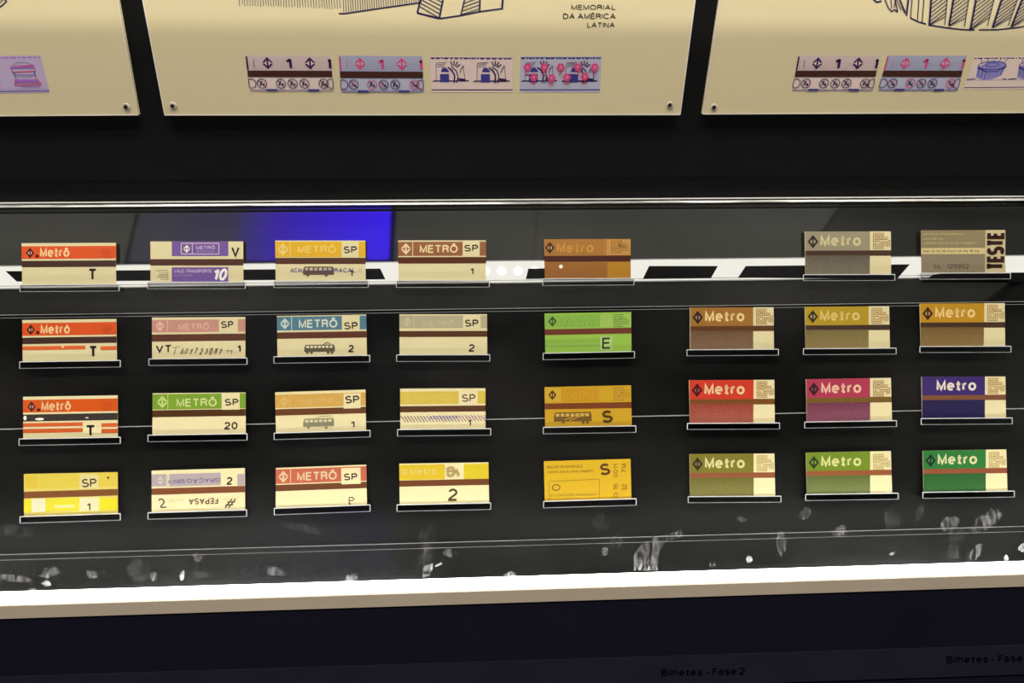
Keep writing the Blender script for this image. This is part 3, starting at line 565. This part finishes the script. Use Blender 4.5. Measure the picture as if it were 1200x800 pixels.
# --- column 1
def orange(row, org, cs, label, kind):
    c = C(row, org, *cs, label); x0 = (cs[0][0]-org[0])*8; tp = (cs[0][1]-org[1])*8; dk = '4A0E14'
    c.rect(c.ext[0], tp+30, c.ext[2], tp+148, c.col('D4501C' if row < 3 else 'D8560C'))
    c.logo(x0+80, tp+92, 100, c.col(dk), c.col('D8A890'), .78); c.disc(x0+146, tp+(122 if row != 2 else 118), 18, 15, c.col(dk))
    c.text('Metrô' if row != 2 else 'Metró', x0+172, tp+42, x0+448, tp+130, c.col('ECC890'), .035)
    for i in range(5): c.text(('bilhete', 'valido', 'para uma', 'viagem', 'só ida')[i], x0+745+i*3, tp+56+i*17, x0+820+(i % 3)*8, tp+66+i*17, c.col('8E3020'))
    c.band(tp+166, tp+(226 if row < 3 else 232), '40281F' if row < 3 else '38302A')
    if kind == 1:
        c.text('T', x0+625, tp+240, x0+708, tp+348, c.col(INK), .04)
    if kind >= 2: 
        c.rect(c.ext[0], tp+248, x0+590, tp+282, c.col('D8602A')); c.rect(x0+735, tp+248, c.ext[2], tp+282, c.col('D8602A'))
    if kind == 2:
        c.disc(x0+380, tp+252, 10, 10, c.col('F0D8B0')); c.text('T', x0+625, tp+243, x0+706, tp+352, c.col(INK), .05)
    if kind == 3:
        c.rect(c.ext[0], tp+302, x0+562, tp+340, c.col('CC5A20')); c.rect(x0+735, tp+302, c.ext[2], tp+340, c.col('CC5A20'))
        c.rect(x0+560, tp+240, x0+735, tp+345, c.body)
        c.text('T', x0+585, tp+265, x0+680, tp+372, c.col(INK), .05)
        for (a, b_, r1, r2) in ((20, 198, 15, 22), (155, 208, 42, 12), (600, 196, 16, 5)): c.disc(x0+a, tp+b_, r1, r2, mat('worn_paper', (.8, .75, .6), .6))
    return c
cards.append((1, 1, orange(1, (0, 270), ((25.2, 284.8), (135.8, 284.4), (136, 332.9), (26, 333.6)), 'orange banded ticket with a plain lower half and black T, top left', 1), 23.5, 139.5))
cards.append((2, 1, orange(2, (0, 360), ((26, 374.8), (136.3, 373.5), (137, 422), (26.6, 423.6)), 'orange banded ticket with one thin orange line broken by a black T', 2), 23.2, 141))
cards.append((3, 1, orange(3, (0, 450), ((27, 464.8), (137.8, 463), (138, 511.8), (27.2, 513.8)), 'orange banded ticket with two thin orange lines and a worn chipped stripe', 3), 22.5, 141))
c = C(4, (0, 540), (27.9, 555.2), (137.8, 553), (138.2, 601.4), (28.2, 604.8), 'bright yellow ticket with SP in its header and a black dot, bottom left', 'F6E070')
c.rect(225, 118, 1105, 262, c.col('F4DC58')); c.rect(240, 138, 350, 250, c.col('F2D040')); c.rect(380, 135, 745, 255, c.col('F4DA50')); c.rect(745, 125, 920, 262, c.col('F8E8A0')); c.rect(935, 120, 1085, 235, c.col('F4D850'))
c.text('SP', 768, 168, 905, 248, c.col('402C14'), .015); c.disc(1015, 157, 11, 11, c.col(INK), 8); c.band(286, 348, '8A5020')
c.rect(225, 358, 295, 475, c.col('F8EE20')); c.rect(295, 352, 425, 475, c.col('FCF4C8')); c.rect(430, 352, 745, 470, c.col('F8EC30')); c.rect(510, 412, 695, 440, c.col('FCF4A0')); c.rect(745, 345, 930, 470, c.col('FCF4C0')); c.rect(930, 350, 1100, 465, c.col('F8EC10'))
c.text('1', 812, 392, 848, 468, c.col('504018'), .02)
cards.append((4, 1, c, 23.7, 141))
# --- column 2
c = C(1, (160, 270), (176.2, 282.8), (285, 282.8), (285.2, 330.2), (176.4, 330.3), 'cream and violet transport voucher ticket with a large V and a slanted 10')
V_ = c.col('6E5090'); c.rect(330, 103, 860, 240, V_); c.box(418, 120, 772, 220, 6, c.col('DCC8C0')); c.line(522, 122, 522, 220, 5, c.col('DCC8C0'))
c.logo(470, 172, 74, c.col('E8DCC8'), c.col('4A3058')); c.text('METRÔ', 560, 138, 735, 176, c.col('CBB8C0'), .02); c.text('DE SÃO PAULO', 560, 184, 735, 204, c.col('A890B0')); c.text('V', 888, 152, 966, 248, c.col(INK), .03)
c.band(268, 328, '4A2A1A'); c.rect(330, 345, 860, 478, V_); c.text('VALE-TRANSPORTE', 352, 366, 705, 396, c.col('C4B0C0'), .01); c.text('NÃO INTEGRADO', 350, 408, 525, 428, c.col('A088B0')); c.text('10', 722, 356, 852, 470, c.col('F0E4DC'), .05, shear=.25)
for i, t_ in enumerate(('NÃO TRANSF.', 'VÁLIDO', 'SOMENTE', 'NAS LINHAS', 'DO METRÔ')): c.text(t_, (178, 210, 212, 195, 226)[i], 369+i*20, 300, 381+i*20, c.col('40301C'), .01)
cards.append((1, 2, c, 173, 287.5))
def header(c, tp, x0, w_, hcol, lcol, tcol, name, spbox, sptext, bandy, bcol, logo=None, tbox=None, sp=None, bold=.03, hr=(18, 150)):
    H = c.col(hcol); c.rect(c.ext[0], tp+hr[0], c.ext[2], tp+hr[1], H)
    if sp: c.rect(sp[0], tp+hr[0]-12, sp[1], tp+hr[1]+4, c.body)
    lx = x0+w_*.085 if logo is None else logo; cy = tp+(hr[0]+hr[1])/2
    c.logo(lx, cy, (hr[1]-hr[0])*.82, c.col(lcol), H)
    c.line(x0+w_*.165, tp+hr[0], x0+w_*.165, tp+hr[1], 7, c.col(lcol))
    c.text(name, *tbox, c.col(tcol), bold)
    if sptext: c.text('SP', *sptext, c.col(INK), .03)
    c.band(*bandy, bcol)
c = C(2, (160, 360), (178, 371.9), (287.4, 371.2), (287.5, 419), (178.3, 420.2), 'dusty pink ticket marked VT with a handwritten number')
header(c, 95, 145, 872, 'C08878', 'DCB098', 'D6A894', 'METRÔ', None, (792, 130, 908, 195), (254, 320), '57301F', tbox=(392, 140, 680, 212), sp=(772, 940), hr=(24, 140))
c.rect(940, 112, 950, 235, c.body); c.text('VT', 182, 352, 330, 425, c.col(INK), .04); c.text('1', 944, 352, 978, 422, c.col(INK), .05)
c.path([(330, 378), (368, 372), (412, 366)], 4, c.col('6A5444')); c.path([(372, 372), (352, 440)], 5, c.col('6A5444'))
for i, t_ in enumerate('A01723081'): c.text(t_, 405+i*46, 380+(i % 3)*4, 440+i*46, 442-(i % 2)*8, c.col('5A4838'), -.005, shear=.45)
c.path([(838, 408), (862, 398), (850, 425)], 4, c.col('6A5444')); c.path([(868, 410), (898, 402), (886, 442)], 4, c.col('6A5444'))
cards.append((2, 2, c, 174.5, 289.5))
c = C(3, (160, 450), (178.8, 460.6), (287.8, 459.7), (287.9, 507.7), (178.5, 509.4), 'lime green ticket with METRÔ in the header and the number 20')
header(c, 85, 150, 872, '7CA02E', 'C6D880', 'D2DC92', 'METRÔ', None, (828, 138, 958, 202), (244, 308), '50300F', tbox=(375, 118, 752, 212), sp=(798, 968), hr=(10, 152), logo=242)
c.text('20', 822, 356, 946, 426, c.col('30180F'), .03)
cards.append((3, 2, c, 173.5, 289.5))
c = C(4, (160, 540), (177.6, 551.3), (286.9, 548.2), (287.2, 597), (177.8, 600.2), 'upside down pale lilac ticket stamped FEPASA with a hash sign')
G = c.col('C8B8B8'); c.rect(140, 125, 282, 240, G); c.rect(305, 122, 790, 240, G); c.rect(945, 122, 1012, 232, G); c.logo(222, 182, 72, c.col('F0E4D0'), c.col('A89898'))
c.line(294, 130, 294, 250, 5, c.col('D8C8B8')); c.text('OÇARGETNI', 300, 172, 455, 212, c.col('8C7A9A'), 0, 180); c.text('GRAÇÃO', 470, 160, 785, 212, c.col('6E5A94'), .01, 180); c.text('INTE', 380, 168, 440, 210, c.col('9080A0'), 0, 180)
c.text('2', 845, 150, 900, 224, c.col('30241C'), .04); c.band(258, 318, '8A4C24'); c.text('FEPASA', 488, 352, 765, 408, c.col('5C3A28'), .03, 180); c.text('#', 822, 352, 935, 445, c.col('5A4A2A'), -.01, 0, shear=.4)
c.text('2', 205, 350, 285, 440, c.col('5A4A32'), .0, 0, shear=-.3); c.path([(305, 385), (330, 360), (352, 385), (380, 362), (410, 370), (440, 355)], 4, c.col('C8BC90')); c.path([(800, 362), (900, 352), (975, 345)], 3, c.col('D0C498'))
cards.append((4, 2, c, 173.5, 289))
# --- vehicles printed on tickets
def bus(c, x0, y0, x1, y1, m, bgm, wheels, n=6, tram=False):
    h = y1-y0; c.up(); c.poly([(x0+12, y0), (x1-10, y0), (x1, y0+h*.35), (x1, y1), (x0, y1), (x0, y0+h*.4)], m)
    st = (x1-x0-30)/n
    for i in range(n): c.rect(x0+18+i*st, y0+h*.14, x0+18+i*st+st*.72, y0+h*.46, bgm, xr=x0)
    for wx in wheels: c.disc(wx, y1+5, 14, 12, m, 10)
    if tram: c.path([(x0+(x1-x0)*.62, y0-4), (x0+(x1-x0)*.75, y0-26), (x0+(x1-x0)*.86, y0-6)], 6, m)
# --- column 3
c = C(1, (305, 270), (322.4, 281.8), (428.2, 281.8), (428.5, 328.8), (323, 328.9), 'golden yellow METRÔ ticket with a purple stamp over a small bus, top row')
header(c, 93, 140, 845, 'D4A41E', 'DEC070', 'E2C264', 'METRÔ', None, (782, 148, 905, 214), (256, 314), '4E2C1C', tbox=(348, 126, 710, 212), sp=(760, 922), hr=(12, 156), bold=.02)
bus(c, 402, 338, 690, 415, c.col('5A463A'), c.col('C8B890'), (446, 618)); S = c.col('53407A')
c.text('ACAL', 280, 352, 410, 392, S, .01); c.text('INTER', 425, 356, 690, 392, S, -.01); c.text('RACAL', 695, 352, 892, 392, S, .01); c.text('II', 925, 354, 950, 388, c.col('9080A0'), -.01); c.text('1', 838, 366, 866, 430, c.col(INK), .01)
cards.append((1, 3, c, 321, 431.5))
c = C(2, (305, 360), (324.4, 370.1), (429.1, 368.4), (430, 416), (325.2, 417.6), 'steel blue METRÔ ticket with a small tram and the number 2')
header(c, 80, 155, 838, '4F7686', 'C2CCBC', 'CED2BC', 'METRÔ', None, (786, 140, 915, 208), (236, 296), '5A3020', tbox=(360, 98, 722, 195), sp=(765, 932), hr=(10, 138), logo=230)
bus(c, 412, 352, 698, 418, c.col('5E5440'), c.col('D8CCA0'), (440, 480, 635, 672), 7, True); c.text('2', 826, 352, 878, 420, c.col(INK), .03)
cards.append((2, 3, c, 321, 433.3))
c = C(3, (305, 450), (322.3, 459.5), (428.3, 456.3), (429, 504), (323.4, 507), 'faded ochre METRÔ ticket with a small grey bus and the number 1')
header(c, 75, 138, 845, 'D6A852', 'DEB668', 'DCB46C', 'METRÔ', None, (796, 110, 928, 182), (236, 296), '6A3E20', tbox=(382, 130, 692, 182), sp=(780, 940), hr=(26, 150), logo=225)
bus(c, 402, 325, 692, 400, c.col('8A8464'), c.col('D8D0A4'), (452, 618)); c.path([(520, 322), (560, 302), (680, 300)], 4, c.col('9A9474')); c.text('1', 846, 345, 884, 408, c.col(INK), .03)
cards.append((3, 3, c, 321.3, 433.7))
c = C(4, (305, 540), (323.1, 548.2), (429.2, 544.3), (430, 591.2), (323.1, 595.1), 'coral red METRÔ ticket with a blank lower half and the letter P')
header(c, 65, 145, 845, 'DC7050', 'F6DCA8', 'F8E0B0', 'METRÔ', None, (785, 118, 912, 182), (225, 284), '7A4420', tbox=(346, 88, 718, 186), sp=(760, 942), hr=(14, 150), logo=216, bold=.03)
c.text('P', 826, 338, 880, 402, c.col('5A4C34'), .0); c.disc(836, 400, 9, 9, c.col('2A1C14'), 8)
cards.append((4, 3, c, 321.5, 433.7))
# --- column 4
c = C(1, (450, 270), (466.5, 281.6), (569.5, 281.5), (569.6, 328.4), (467, 328.7), 'brown METRÔ ticket with SP and the number 1, top row')
header(c, 92, 132, 824, '8E5A38', 'E0C898', 'E4CC98', 'METRÔ', None, (752, 134, 882, 198), (250, 310), '52280F', tbox=(334, 118, 690, 210), sp=(736, 896), hr=(14, 146), logo=205); c.text('1', 808, 350, 840, 412, c.col(INK), .03)
cards.append((1, 4, c, 464.5, 573.3))
c = C(2, (450, 360), (468, 368.1), (570.8, 368), (571, 415.2), (468.3, 415.5), 'pale grey washed out METRÔ ticket with the number 2')
header(c, 65, 145, 822, 'AEA280', 'BEB28E', 'BEB28E', 'METRÔ', None, (758, 115, 886, 182), (222, 278), '522F16', tbox=(365, 118, 662, 180), sp=(740, 906), hr=(12, 130), logo=216, bold=.0); c.text('2', 794, 346, 850, 416, c.col(INK), .03)
cards.append((2, 4, c, 464.8, 574))
c = C(3, (450, 450), (468.9, 455.2), (568.9, 454.7), (569, 501.9), (469.1, 502.9), 'pale yellow ticket with purple diagonal dashes and the number 1')
header(c, 42, 150, 800, 'D8BC4C', 'DCC25C', 'DCC25C', 'METRÔ', None, None, (206, 262), '57321A', tbox=(300, 90, 620, 150), sp=(700, 875), hr=(28, 146), bold=.0)
c.text('SP', 730, 96, 858, 166, c.col('50301C'), .01); c.up()
for i in range(27):
    x = 158+i*30; c.line(x, 296+(i % 2)*3, x+42, 356, 8 if i < 12 else 11, c.col('6C3C64' if i < 6 else ('5E4488' if i < 18 else 'A0708C')), 6, xr=158)
c.up()
for i in range(8): c.line(420+i*34, 330, 450+i*34, 300, 5, c.col('8068A8'), xr=158)
c.text('1', 790, 330, 815, 392, c.col(INK), .03)
cards.append((3, 4, c, 465.8, 575))
c = C(4, (450, 530), (467.9, 543.2), (572.4, 541.5), (573.2, 588.8), (468.4, 591), 'yellow and cream Metro ticket with a large dark 2, bottom row')
c.rect(140, 118, 570, 258, c.col('F4D028')); c.rect(748, 108, 985, 250, c.col('F4D828')); c.logo(190, 180, 78, c.col('F4D880'), c.col('F2C830')); c.text('Metro', 250, 145, 492, 210, c.col('F8E080'), .02)
for i, (bo, cl_) in enumerate(((.09, 'C8A868'), (.05, 'F4E4A0'), (.0, 'C0A060'))): c.text('SP', 582+i*4, 128+i*4, 712-i*4, 236-i*4, c.col(cl_), bo, 90)
c.band(262, 320, '7C441C'); c.text('2', 600, 338, 690, 455, c.col('5C4C1E'), .03)
cards.append((4, 4, c, 465.3, 575))
# --- column 5
def sp_mark(c, x0, y0, x1, y1, dark, light, d=.34):
    for wt_, cl_ in ((d, dark), (d*.72, light), (d*.16, dark)):
        c.text('\x01\x02', x0, y0, x1, y1, c.col(cl_), (wt_-.16)/2, 90, fit=d)
c = C(1, (620, 270), (637.3, 280.2), (739, 279.8), (739.1, 325.9), (638.5, 326.4), 'brown and ochre Metro ticket with a small round punched hole, top row', 'A8702A')
c.rect(135, 84, 700, 232, c.col('9C6A2C')); c.logo(194, 162, 112, c.col('3C140C'), c.col('C8A070'), .8); c.text('Metro', 258, 118, 602, 208, c.col('BC8834'), .04); c.rect(725, 84, 950, 232, c.col('B68440'))
sp_mark(c, 768, 96, 925, 210, '6E4418', 'B88840'); c.band(238, 294, '42180A'); c.rect(735, 298, 950, 446, c.col('A8761C')); c.rect(135, 300, 735, 440, c.col('905C24')); c.disc(298, 338, 18, 18, mat('light_through_hole', (.9, .88, .7), .5))
cards.append((1, 5, c, 636, 742.8))
c = C(2, (620, 360), (638.1, 367.2), (739.7, 365.4), (740.1, 411.5), (639, 413.5), 'light green Metro ticket with the letter E', '8CB444')
c.rect(150, 75, 665, 188, c.col('80AA44')); c.rect(665, 70, 950, 188, c.col('96B654')); c.logo(218, 132, 100, c.col('3A4C18'), c.col('8CB050'), .8); c.text('Metro', 300, 112, 612, 188, c.col('5C8428'), .02); c.text('Metro', 304, 118, 608, 184, c.col('86AE48'), .0)
sp_mark(c, 790, 66, 930, 182, '50741C', '94B850'); c.band(206, 260, '663220'); c.rect(155, 300, 680, 330, c.col('82A83C')); c.rect(665, 275, 780, 400, c.col('A4C070')); c.text('E', 684, 284, 768, 390, c.col('28340C'), .02); c.rect(155, 345, 660, 366, c.col('80A84A'))
cards.append((2, 5, c, 636.5, 743.5))
c = C(3, (620, 445), (638, 453.5), (739.5, 451.2), (740.4, 498.6), (638.9, 500.3), 'gold Metro ticket with an articulated bus and the letter S', 'C89C1E')
c.rect(150, 80, 300, 205, c.col('CCA430')); c.rect(300, 80, 655, 205, c.col('C49018')); c.logo(218, 142, 96, c.col('5C2810'), c.col('D8B450'), .8); c.text('Metro', 302, 90, 620, 195, c.col('B88018'), .02); c.text('Metro', 308, 98, 614, 188, c.col('CC9C24'), -.01)
sp_mark(c, 795, 72, 938, 190, 'A06A10', 'D0A430'); c.band(222, 278, '743A14'); bus(c, 232, 306, 585, 392, c.col('70501C'), c.col('CCA850'), (320, 505, 545), 7); c.line(330, 378, 480, 320, 7, c.col('C8A040'), xr=232); c.line(375, 385, 530, 322, 7, c.col('C8A040'), xr=232)
c.text('S', 684, 286, 784, 400, c.col('4C300E'), .04)
cards.append((3, 5, c, 636.7, 745))
c = C(4, (620, 530), (637.3, 540.3), (738.9, 537.5), (740, 584), (638.4, 587), 'plain yellow ticket printed ECONOMIZE GASOLINA with no brown stripe', 'EEC01C')
K = c.col('8A6210'); c.text('BILHETE SIMPLES', 172, 126, 500, 150, K, .01); c.text('válido para uma viagem', 168, 168, 600, 200, K, .0); c.text('S', 664, 104, 762, 214, c.col('6A3E10'), .05)
c.path([(186, 445), (184, 272), (655, 262), (660, 440)], 4, K); c.path([(254, 298), (288, 314), (288, 342), (254, 358), (220, 342), (220, 314)], 8, c.col('5C5414'), True); c.text('ECONOMIZE GASOLINA', 200, 392, 635, 412, K, .01)
c.text('0011', 790, 108, 830, 232, K, 0, 90); c.text('714', 866, 100, 912, 190, K, 0, 90); c.text('G 16', 788, 290, 832, 425, K, 0, 90); c.text('32', 870, 298, 918, 358, K, 0, 90)
cards.append((4, 5, c, 637, 745.5))
# --- columns 6, 7, 8: magnetic "Metro" tickets, coloured header, brown stripe, hatched lower field, cream right column
def metro(row, org, cs, label, head, low, hatch, bandc, logo, lbg, tcol, spd, x_off=0, hl=True, wide=None):
    c = C(row, org, *cs, label); x0 = (cs[0][0]-org[0])*8; x1 = (cs[1][0]-org[0])*8; tp = (cs[0][1]-org[1])*8; W = x1-x0; h = (cs[3][1]-cs[0][1])*8; xs = x0+W*.755
    c.rect(c.ext[0], tp-6, xs, tp+h*.445, c.col(head))
    c.rect(c.ext[0], tp+h*.56, xs, tp+h+12, mat('hatch_ground_%s_%d' % (low, row), tuple(v*.75 for v in disp(low, c.lv)), .5, .2))
    if hl: c.hatch(x0, tp+h*.555, xs, tp+h, 21.5, 1.0, 2.5, 6.5, c.col(hatch))
    if logo: c.logo(x0+W*.095, tp+h*.235, h*.32, c.col(logo), c.col(lbg), .78)
    c.text('Metro', x0+W*.18, tp+h*.085, x0+W*.65, tp+h*.335, c.col(tcol), .045)
    sp_mark(c, xs+W*.035, tp+h*.03, x1-W*.01, tp+h*.405, spd, {1: 'CEB480', 2: 'D4B87C', 3: 'DCC088', 4: 'F8E8A4'}[row])
    c.stripe = (tp+h*.44, tp+h*.57, c.col(bandc)); c.line(x0+3, tp, x0+3, tp+h, 5, c.col('C8B890'), xr=x0)
    return c
L6 = [(2, (790, 350), ((808.3, 360.2), (906.6, 359.9), (907, 408.8), (808.5, 409.5)), 'brown Metro ticket with a light diagonal hatch, second row beside the green E ticket', '966426', '5A3A20', 'BC9C78', '55300F', '241008', '9C7C68', 'E4C684', '7A5830', (805, 912)),
      (3, (790, 435), ((807.3, 445.3), (907.4, 444.9), (908, 495.2), (808.4, 495.7)), 'bright red Metro ticket with a red hatch', 'CC3A26', '9A2218', 'E0A088', '78481C', '480C10', 'A05850', 'ECC898', '8E7040', (805.5, 913.5)),
      (4, (790, 520), ((807.9, 532), (907.5, 531.2), (908.5, 580.9), (808.6, 581.5)), 'olive green Metro ticket with a dark logo, bottom row beside the yellow economy ticket', '8A8026', '6C6A18', 'D8C878', 'A05A34', '34240C', 'A08C60', 'FAF0A8', 'C0A060', (806.5, 915))]
for r_, org, cs, lab, *cc in L6: cards.append((r_, 6, metro(r_, org, cs, lab, *cc[:8]), *cc[8]))
L7 = [(1, (930, 260), ((943, 271.2), (1044, 271), (1044.3, 321.2), (943.6, 321.5)), 'grey Metro ticket with a light diagonal hatch, top row', '8E8468', '4C4236', 'B4AC90', '42281A', '282018', 'A09878', 'C8B888', '70603C', (941.5, 1048.5)),
      (2, (930, 350), ((943, 359.4), (1042, 358.7), (1043, 407.5), (944, 408.2)), 'mustard yellow Metro ticket with a dark stripe, second row', 'AA8C1C', '665820', 'D0B880', '3C2820', '30280C', 'B0A070', 'D8BC6C', '8C7040', (941.5, 1050)),
      (3, (930, 435), ((944.2, 444.2), (1044, 442.6), (1045.4, 492.5), (945.4, 494.1)), 'magenta Metro ticket with an olive brown stripe', 'AE3650', '6A1E48', 'CC8890', '74561C', '38141C', '80485C', 'EEC0A0', '8C7040', (943, 1050.5)),
      (4, (930, 520), ((944.2, 530.3), (1044, 528.3), (1045.5, 577.5), (945.6, 579)), 'grass green Metro ticket with a pale diagonal hatch, bottom row', '7E9A24', '4E6818', 'D4D890', 'A45C30', '2C3C10', '94A850', 'F4F0A0', 'C0A060', (944, 1052.5))]
for r_, org, cs, lab, *cc in L7: cards.append((r_, 7, metro(r_, org, cs, lab, *cc[:8]), *cc[8]))
c = C(1, (1050, 260), (1079, 269.8), (1178, 269.4), (1178.2, 319.4), (1080, 319.8), 'grey and cream test ticket with TESTE running up its right side', '8C7E60')
c.rect(225, 78, 830, 240, c.col('847654')); c.rect(225, 245, 850, 302, c.col('C8B47C')); c.rect(225, 305, 830, 480, c.col('82755C')); c.rect(835, 76, 1032, 475, c.col('BEAE84'))
c.text('bilhete magnético', 255, 104, 625, 126, c.col('C4B078'), 0); c.text('unitário', 255, 148, 440, 168, c.col('C4B078'), 0); c.text('válido para uma viagem', 255, 186, 750, 212, c.col('C4B078'), 0)
c.text('dia 13 14 15 Dom 14 4s 16 hs', 255, 262, 776, 284, c.col('483820'), .03); c.text('N', 352, 396, 416, 442, c.col('403430'), 0, shear=-.3); c.text('129952', 474, 394, 684, 438, c.col('4C3E38'), 0)
c.text('TESTE', 850, 86, 1015, 456, c.col('2C140C'), .06, 90)
cards.append((1, 8, c, 1078, 1184))
L8 = [(2, (1050, 345), ((1077.6, 355.6), (1177.4, 355), (1178, 405.3), (1079, 405.6)), 'orange ochre Metro ticket with a dark stripe, far right of second row', 'B4841C', '5E4414', 'D0AC70', '3E2A18', '38200C', 'B09050', 'E4C07C', '8E7448', (1078, 1184.5)),
      (3, (1050, 430), ((1079.6, 441.4), (1178.2, 441), (1179, 489.3), (1080.6, 490)), 'dark purple blue Metro ticket with an orange brown stripe', '38206A', '241A52', '302860', '7C4A2C', None, '2C1C58', 'F0E0CC', 'A08448', (1079.5, 1186)),
      (4, (1050, 515), ((1081, 528.1), (1179.2, 526.4), (1180.7, 575), (1082.4, 576.4)), 'emerald green Metro ticket with a reddish brown stripe, bottom right', '2E8438', '226A28', '5A9C50', 'A0522C', '0C2C18', '509060', 'F4F0B4', 'C09850', (1081.5, 1188.5))]
for r_, org, cs, lab, *cc in L8: cards.append((r_, 8, metro(r_, org, cs, lab, *cc[:8], hl=(r_ != 3)), *cc[8]))
# ------------------------------------------------------------------ ledges, one under each ticket
LD = .0052
for row, col, c, xl, xr in cards:
    t = c.make()
    tl, tr, br, bl = c.c; sl = (br[1]-bl[1])/(br[0]-bl[0]); HH = 7.8 if col < 6 else 7.2
    def q(x, dy): return Vector(panel(x, bl[1]+sl*(x-bl[0])+dy, LD))
    A, B, Cc, D = q(xl, HH), q(xr, HH), q(xr, .25), q(xl, .25)     # bl br tr tl of the front face
    cen = (A+B)/2; M = PF @ Matrix.Translation((cen.x, cen.y, 0)); o3 = Vector((cen.x, cen.y, 0))
    b = MB(); b.hexa([Vector((p.x, p.y, .0001))-o3 for p in (A, B, Cc, D)], [Vector((p.x, p.y, LD))-o3 for p in (A, B, Cc, D)])
    l = b.build('ticket_ledge', M_acr, None, M)
    nm = c.label.split(',')[0].split(' with ')[0].split(' printed ')[0].split(' stamped ')[0].split(' marked ')[0]
    rn = {1: 'top row', 2: 'second row', 3: 'third row', 4: 'bottom row'}[row]
    extra = {'orange banded ticket': {1: 'orange T ticket without thin lines', 2: 'orange ticket with one thin line', 3: 'orange ticket with two thin lines'}.get(row, nm)}.get(nm, nm)
    tag(l, 'clear ledge under the %s, %s' % (extra, rn), 'ledge', 'clear acrylic ticket ledges')
    b = MB(); r = .00028; zz = LD
    for p, w_, rr in ((A, B, 1.0), (B, Cc, 1.4), (Cc, D, 1.5), (D, A, 1.3)):
        b.bar(Vector((p.x, p.y, zz))-o3, Vector((w_.x, w_.y, zz))-o3, r*rr)
    b.build('polished_edge', M_edge, l)
    b = MB(); b.hexa([Vector((p.x, p.y, zz))-o3 for p in (A, B, Cc, D)], [Vector((p.x, p.y, zz+.0002))-o3 for p in (A, B, Cc, D)]); b.build('front_face', M_acf, l)
# ------------------------------------------------------------------ mirrored screen, plus glowing ceiling panels added for the panel's grey sheen
def mirror_at(px, py, ydist):
    """where the mirrored view ray from the panel point meets the vertical plane y = ydist"""
    p = on(px, py, PW(0, 0, 0), EN); d = ray(px, py); d = d-2*d.dot(EN)*EN; return p+d*((ydist-p.y)/d.y)
A = mirror_at(150, 307, -2.0); B = mirror_at(455.5, 307, -2.0)
mon = empty('wall_monitor', Matrix.Translation(((A.x+B.x)/2, -2.0, A.z)), 'blue lit monitor hanging across the aisle', 'monitor')
m = bpy.data.materials.new('blue_screen_light'); m.use_nodes = True; nt = m.node_tree; nt.nodes.clear(); N = nt.nodes.new; L = nt.links.new
e = N('ShaderNodeEmission'); o_ = N('ShaderNodeOutputMaterial'); g = N('ShaderNodeTexCoord'); sp_ = N('ShaderNodeSeparateXYZ'); mr = N('ShaderNodeValToRGB')
mr.color_ramp.elements[0].color = (.05, .046, .056, 1); mr.color_ramp.elements[1].color = (.055, .018, 1, 1)
k1 = mr.color_ramp.elements.new(.38); k1.color = (.05, .043, .09, 1); k2 = mr.color_ramp.elements.new(.55); k2.color = (.05, .022, .42, 1)
L(g.outputs['Generated'], sp_.inputs[0]); L(sp_.outputs[0], mr.inputs[0]); L(mr.outputs[0], e.inputs[0]); e.inputs[1].default_value = SCREEN; L(e.outputs[0], o_.inputs[0])
Hs = .42; xa, xb = min(A.x, B.x), max(A.x, B.x); flip = A.x > B.x
b = MB(); b.box(xa, xb, -2.001, -1.999, A.z, A.z+Hs); b.build('screen', m, mon, Matrix())
b = MB(); b.box(xa-.015, xb+.015, -2.04, -2.002, A.z-.015, A.z+Hs+.015); b.build('housing', mat('black_plastic', (.01, .01, .01), .5), mon, Matrix())
b = MB(); b.box((xa+xb)/2-.02, (xa+xb)/2+.02, -2.03, -2.01, A.z+Hs+.015, 3.05); b.build('ceiling_post', mat('black_plastic', (.01, .01, .01), .5), mon, Matrix())
M_added_ceil2 = emis('added_ceiling_dim_glow', (1, .96, .85), ADDED_CEIL_GLOW*.35)  # dimmer added glow, fades the mirrored grey
for i, (xa_, xb_, ya_, yb_, mm, nm) in enumerate(((-3.1, -1.004, -2.95, -2.07, M_added_ceil, 'first bright'), (-1.0, 0.296, -2.95, -2.07, M_added_ceil, 'second bright'), (.30, 1.76, -2.95, -2.07, M_added_ceil, 'third bright'), (1.78, 3.1, -2.95, -2.07, M_added_ceil2, 'short dim'), (-3.1, 3.1, -3.5, -3.0, M_added_ceil2, 'long dim'))):
    t = empty('added_ceiling_panel', Matrix.Translation(((xa_+xb_)/2, (ya_+yb_)/2, 3.05)), nm+' unseen glowing panel added above the aisle, counted from the left', 'ceiling light', 'added ceiling glow panels')
    b = MB(); b.box(xa_, xb_, ya_, yb_, 3.030, 3.034); b.build('diffuser', mm, t, Matrix())
    b = MB(); b.box(xa_, xb_, ya_, yb_, 3.0342, 3.0495); b.build('housing', mat('black_plastic', (.01, .01, .01), .5), t, Matrix())
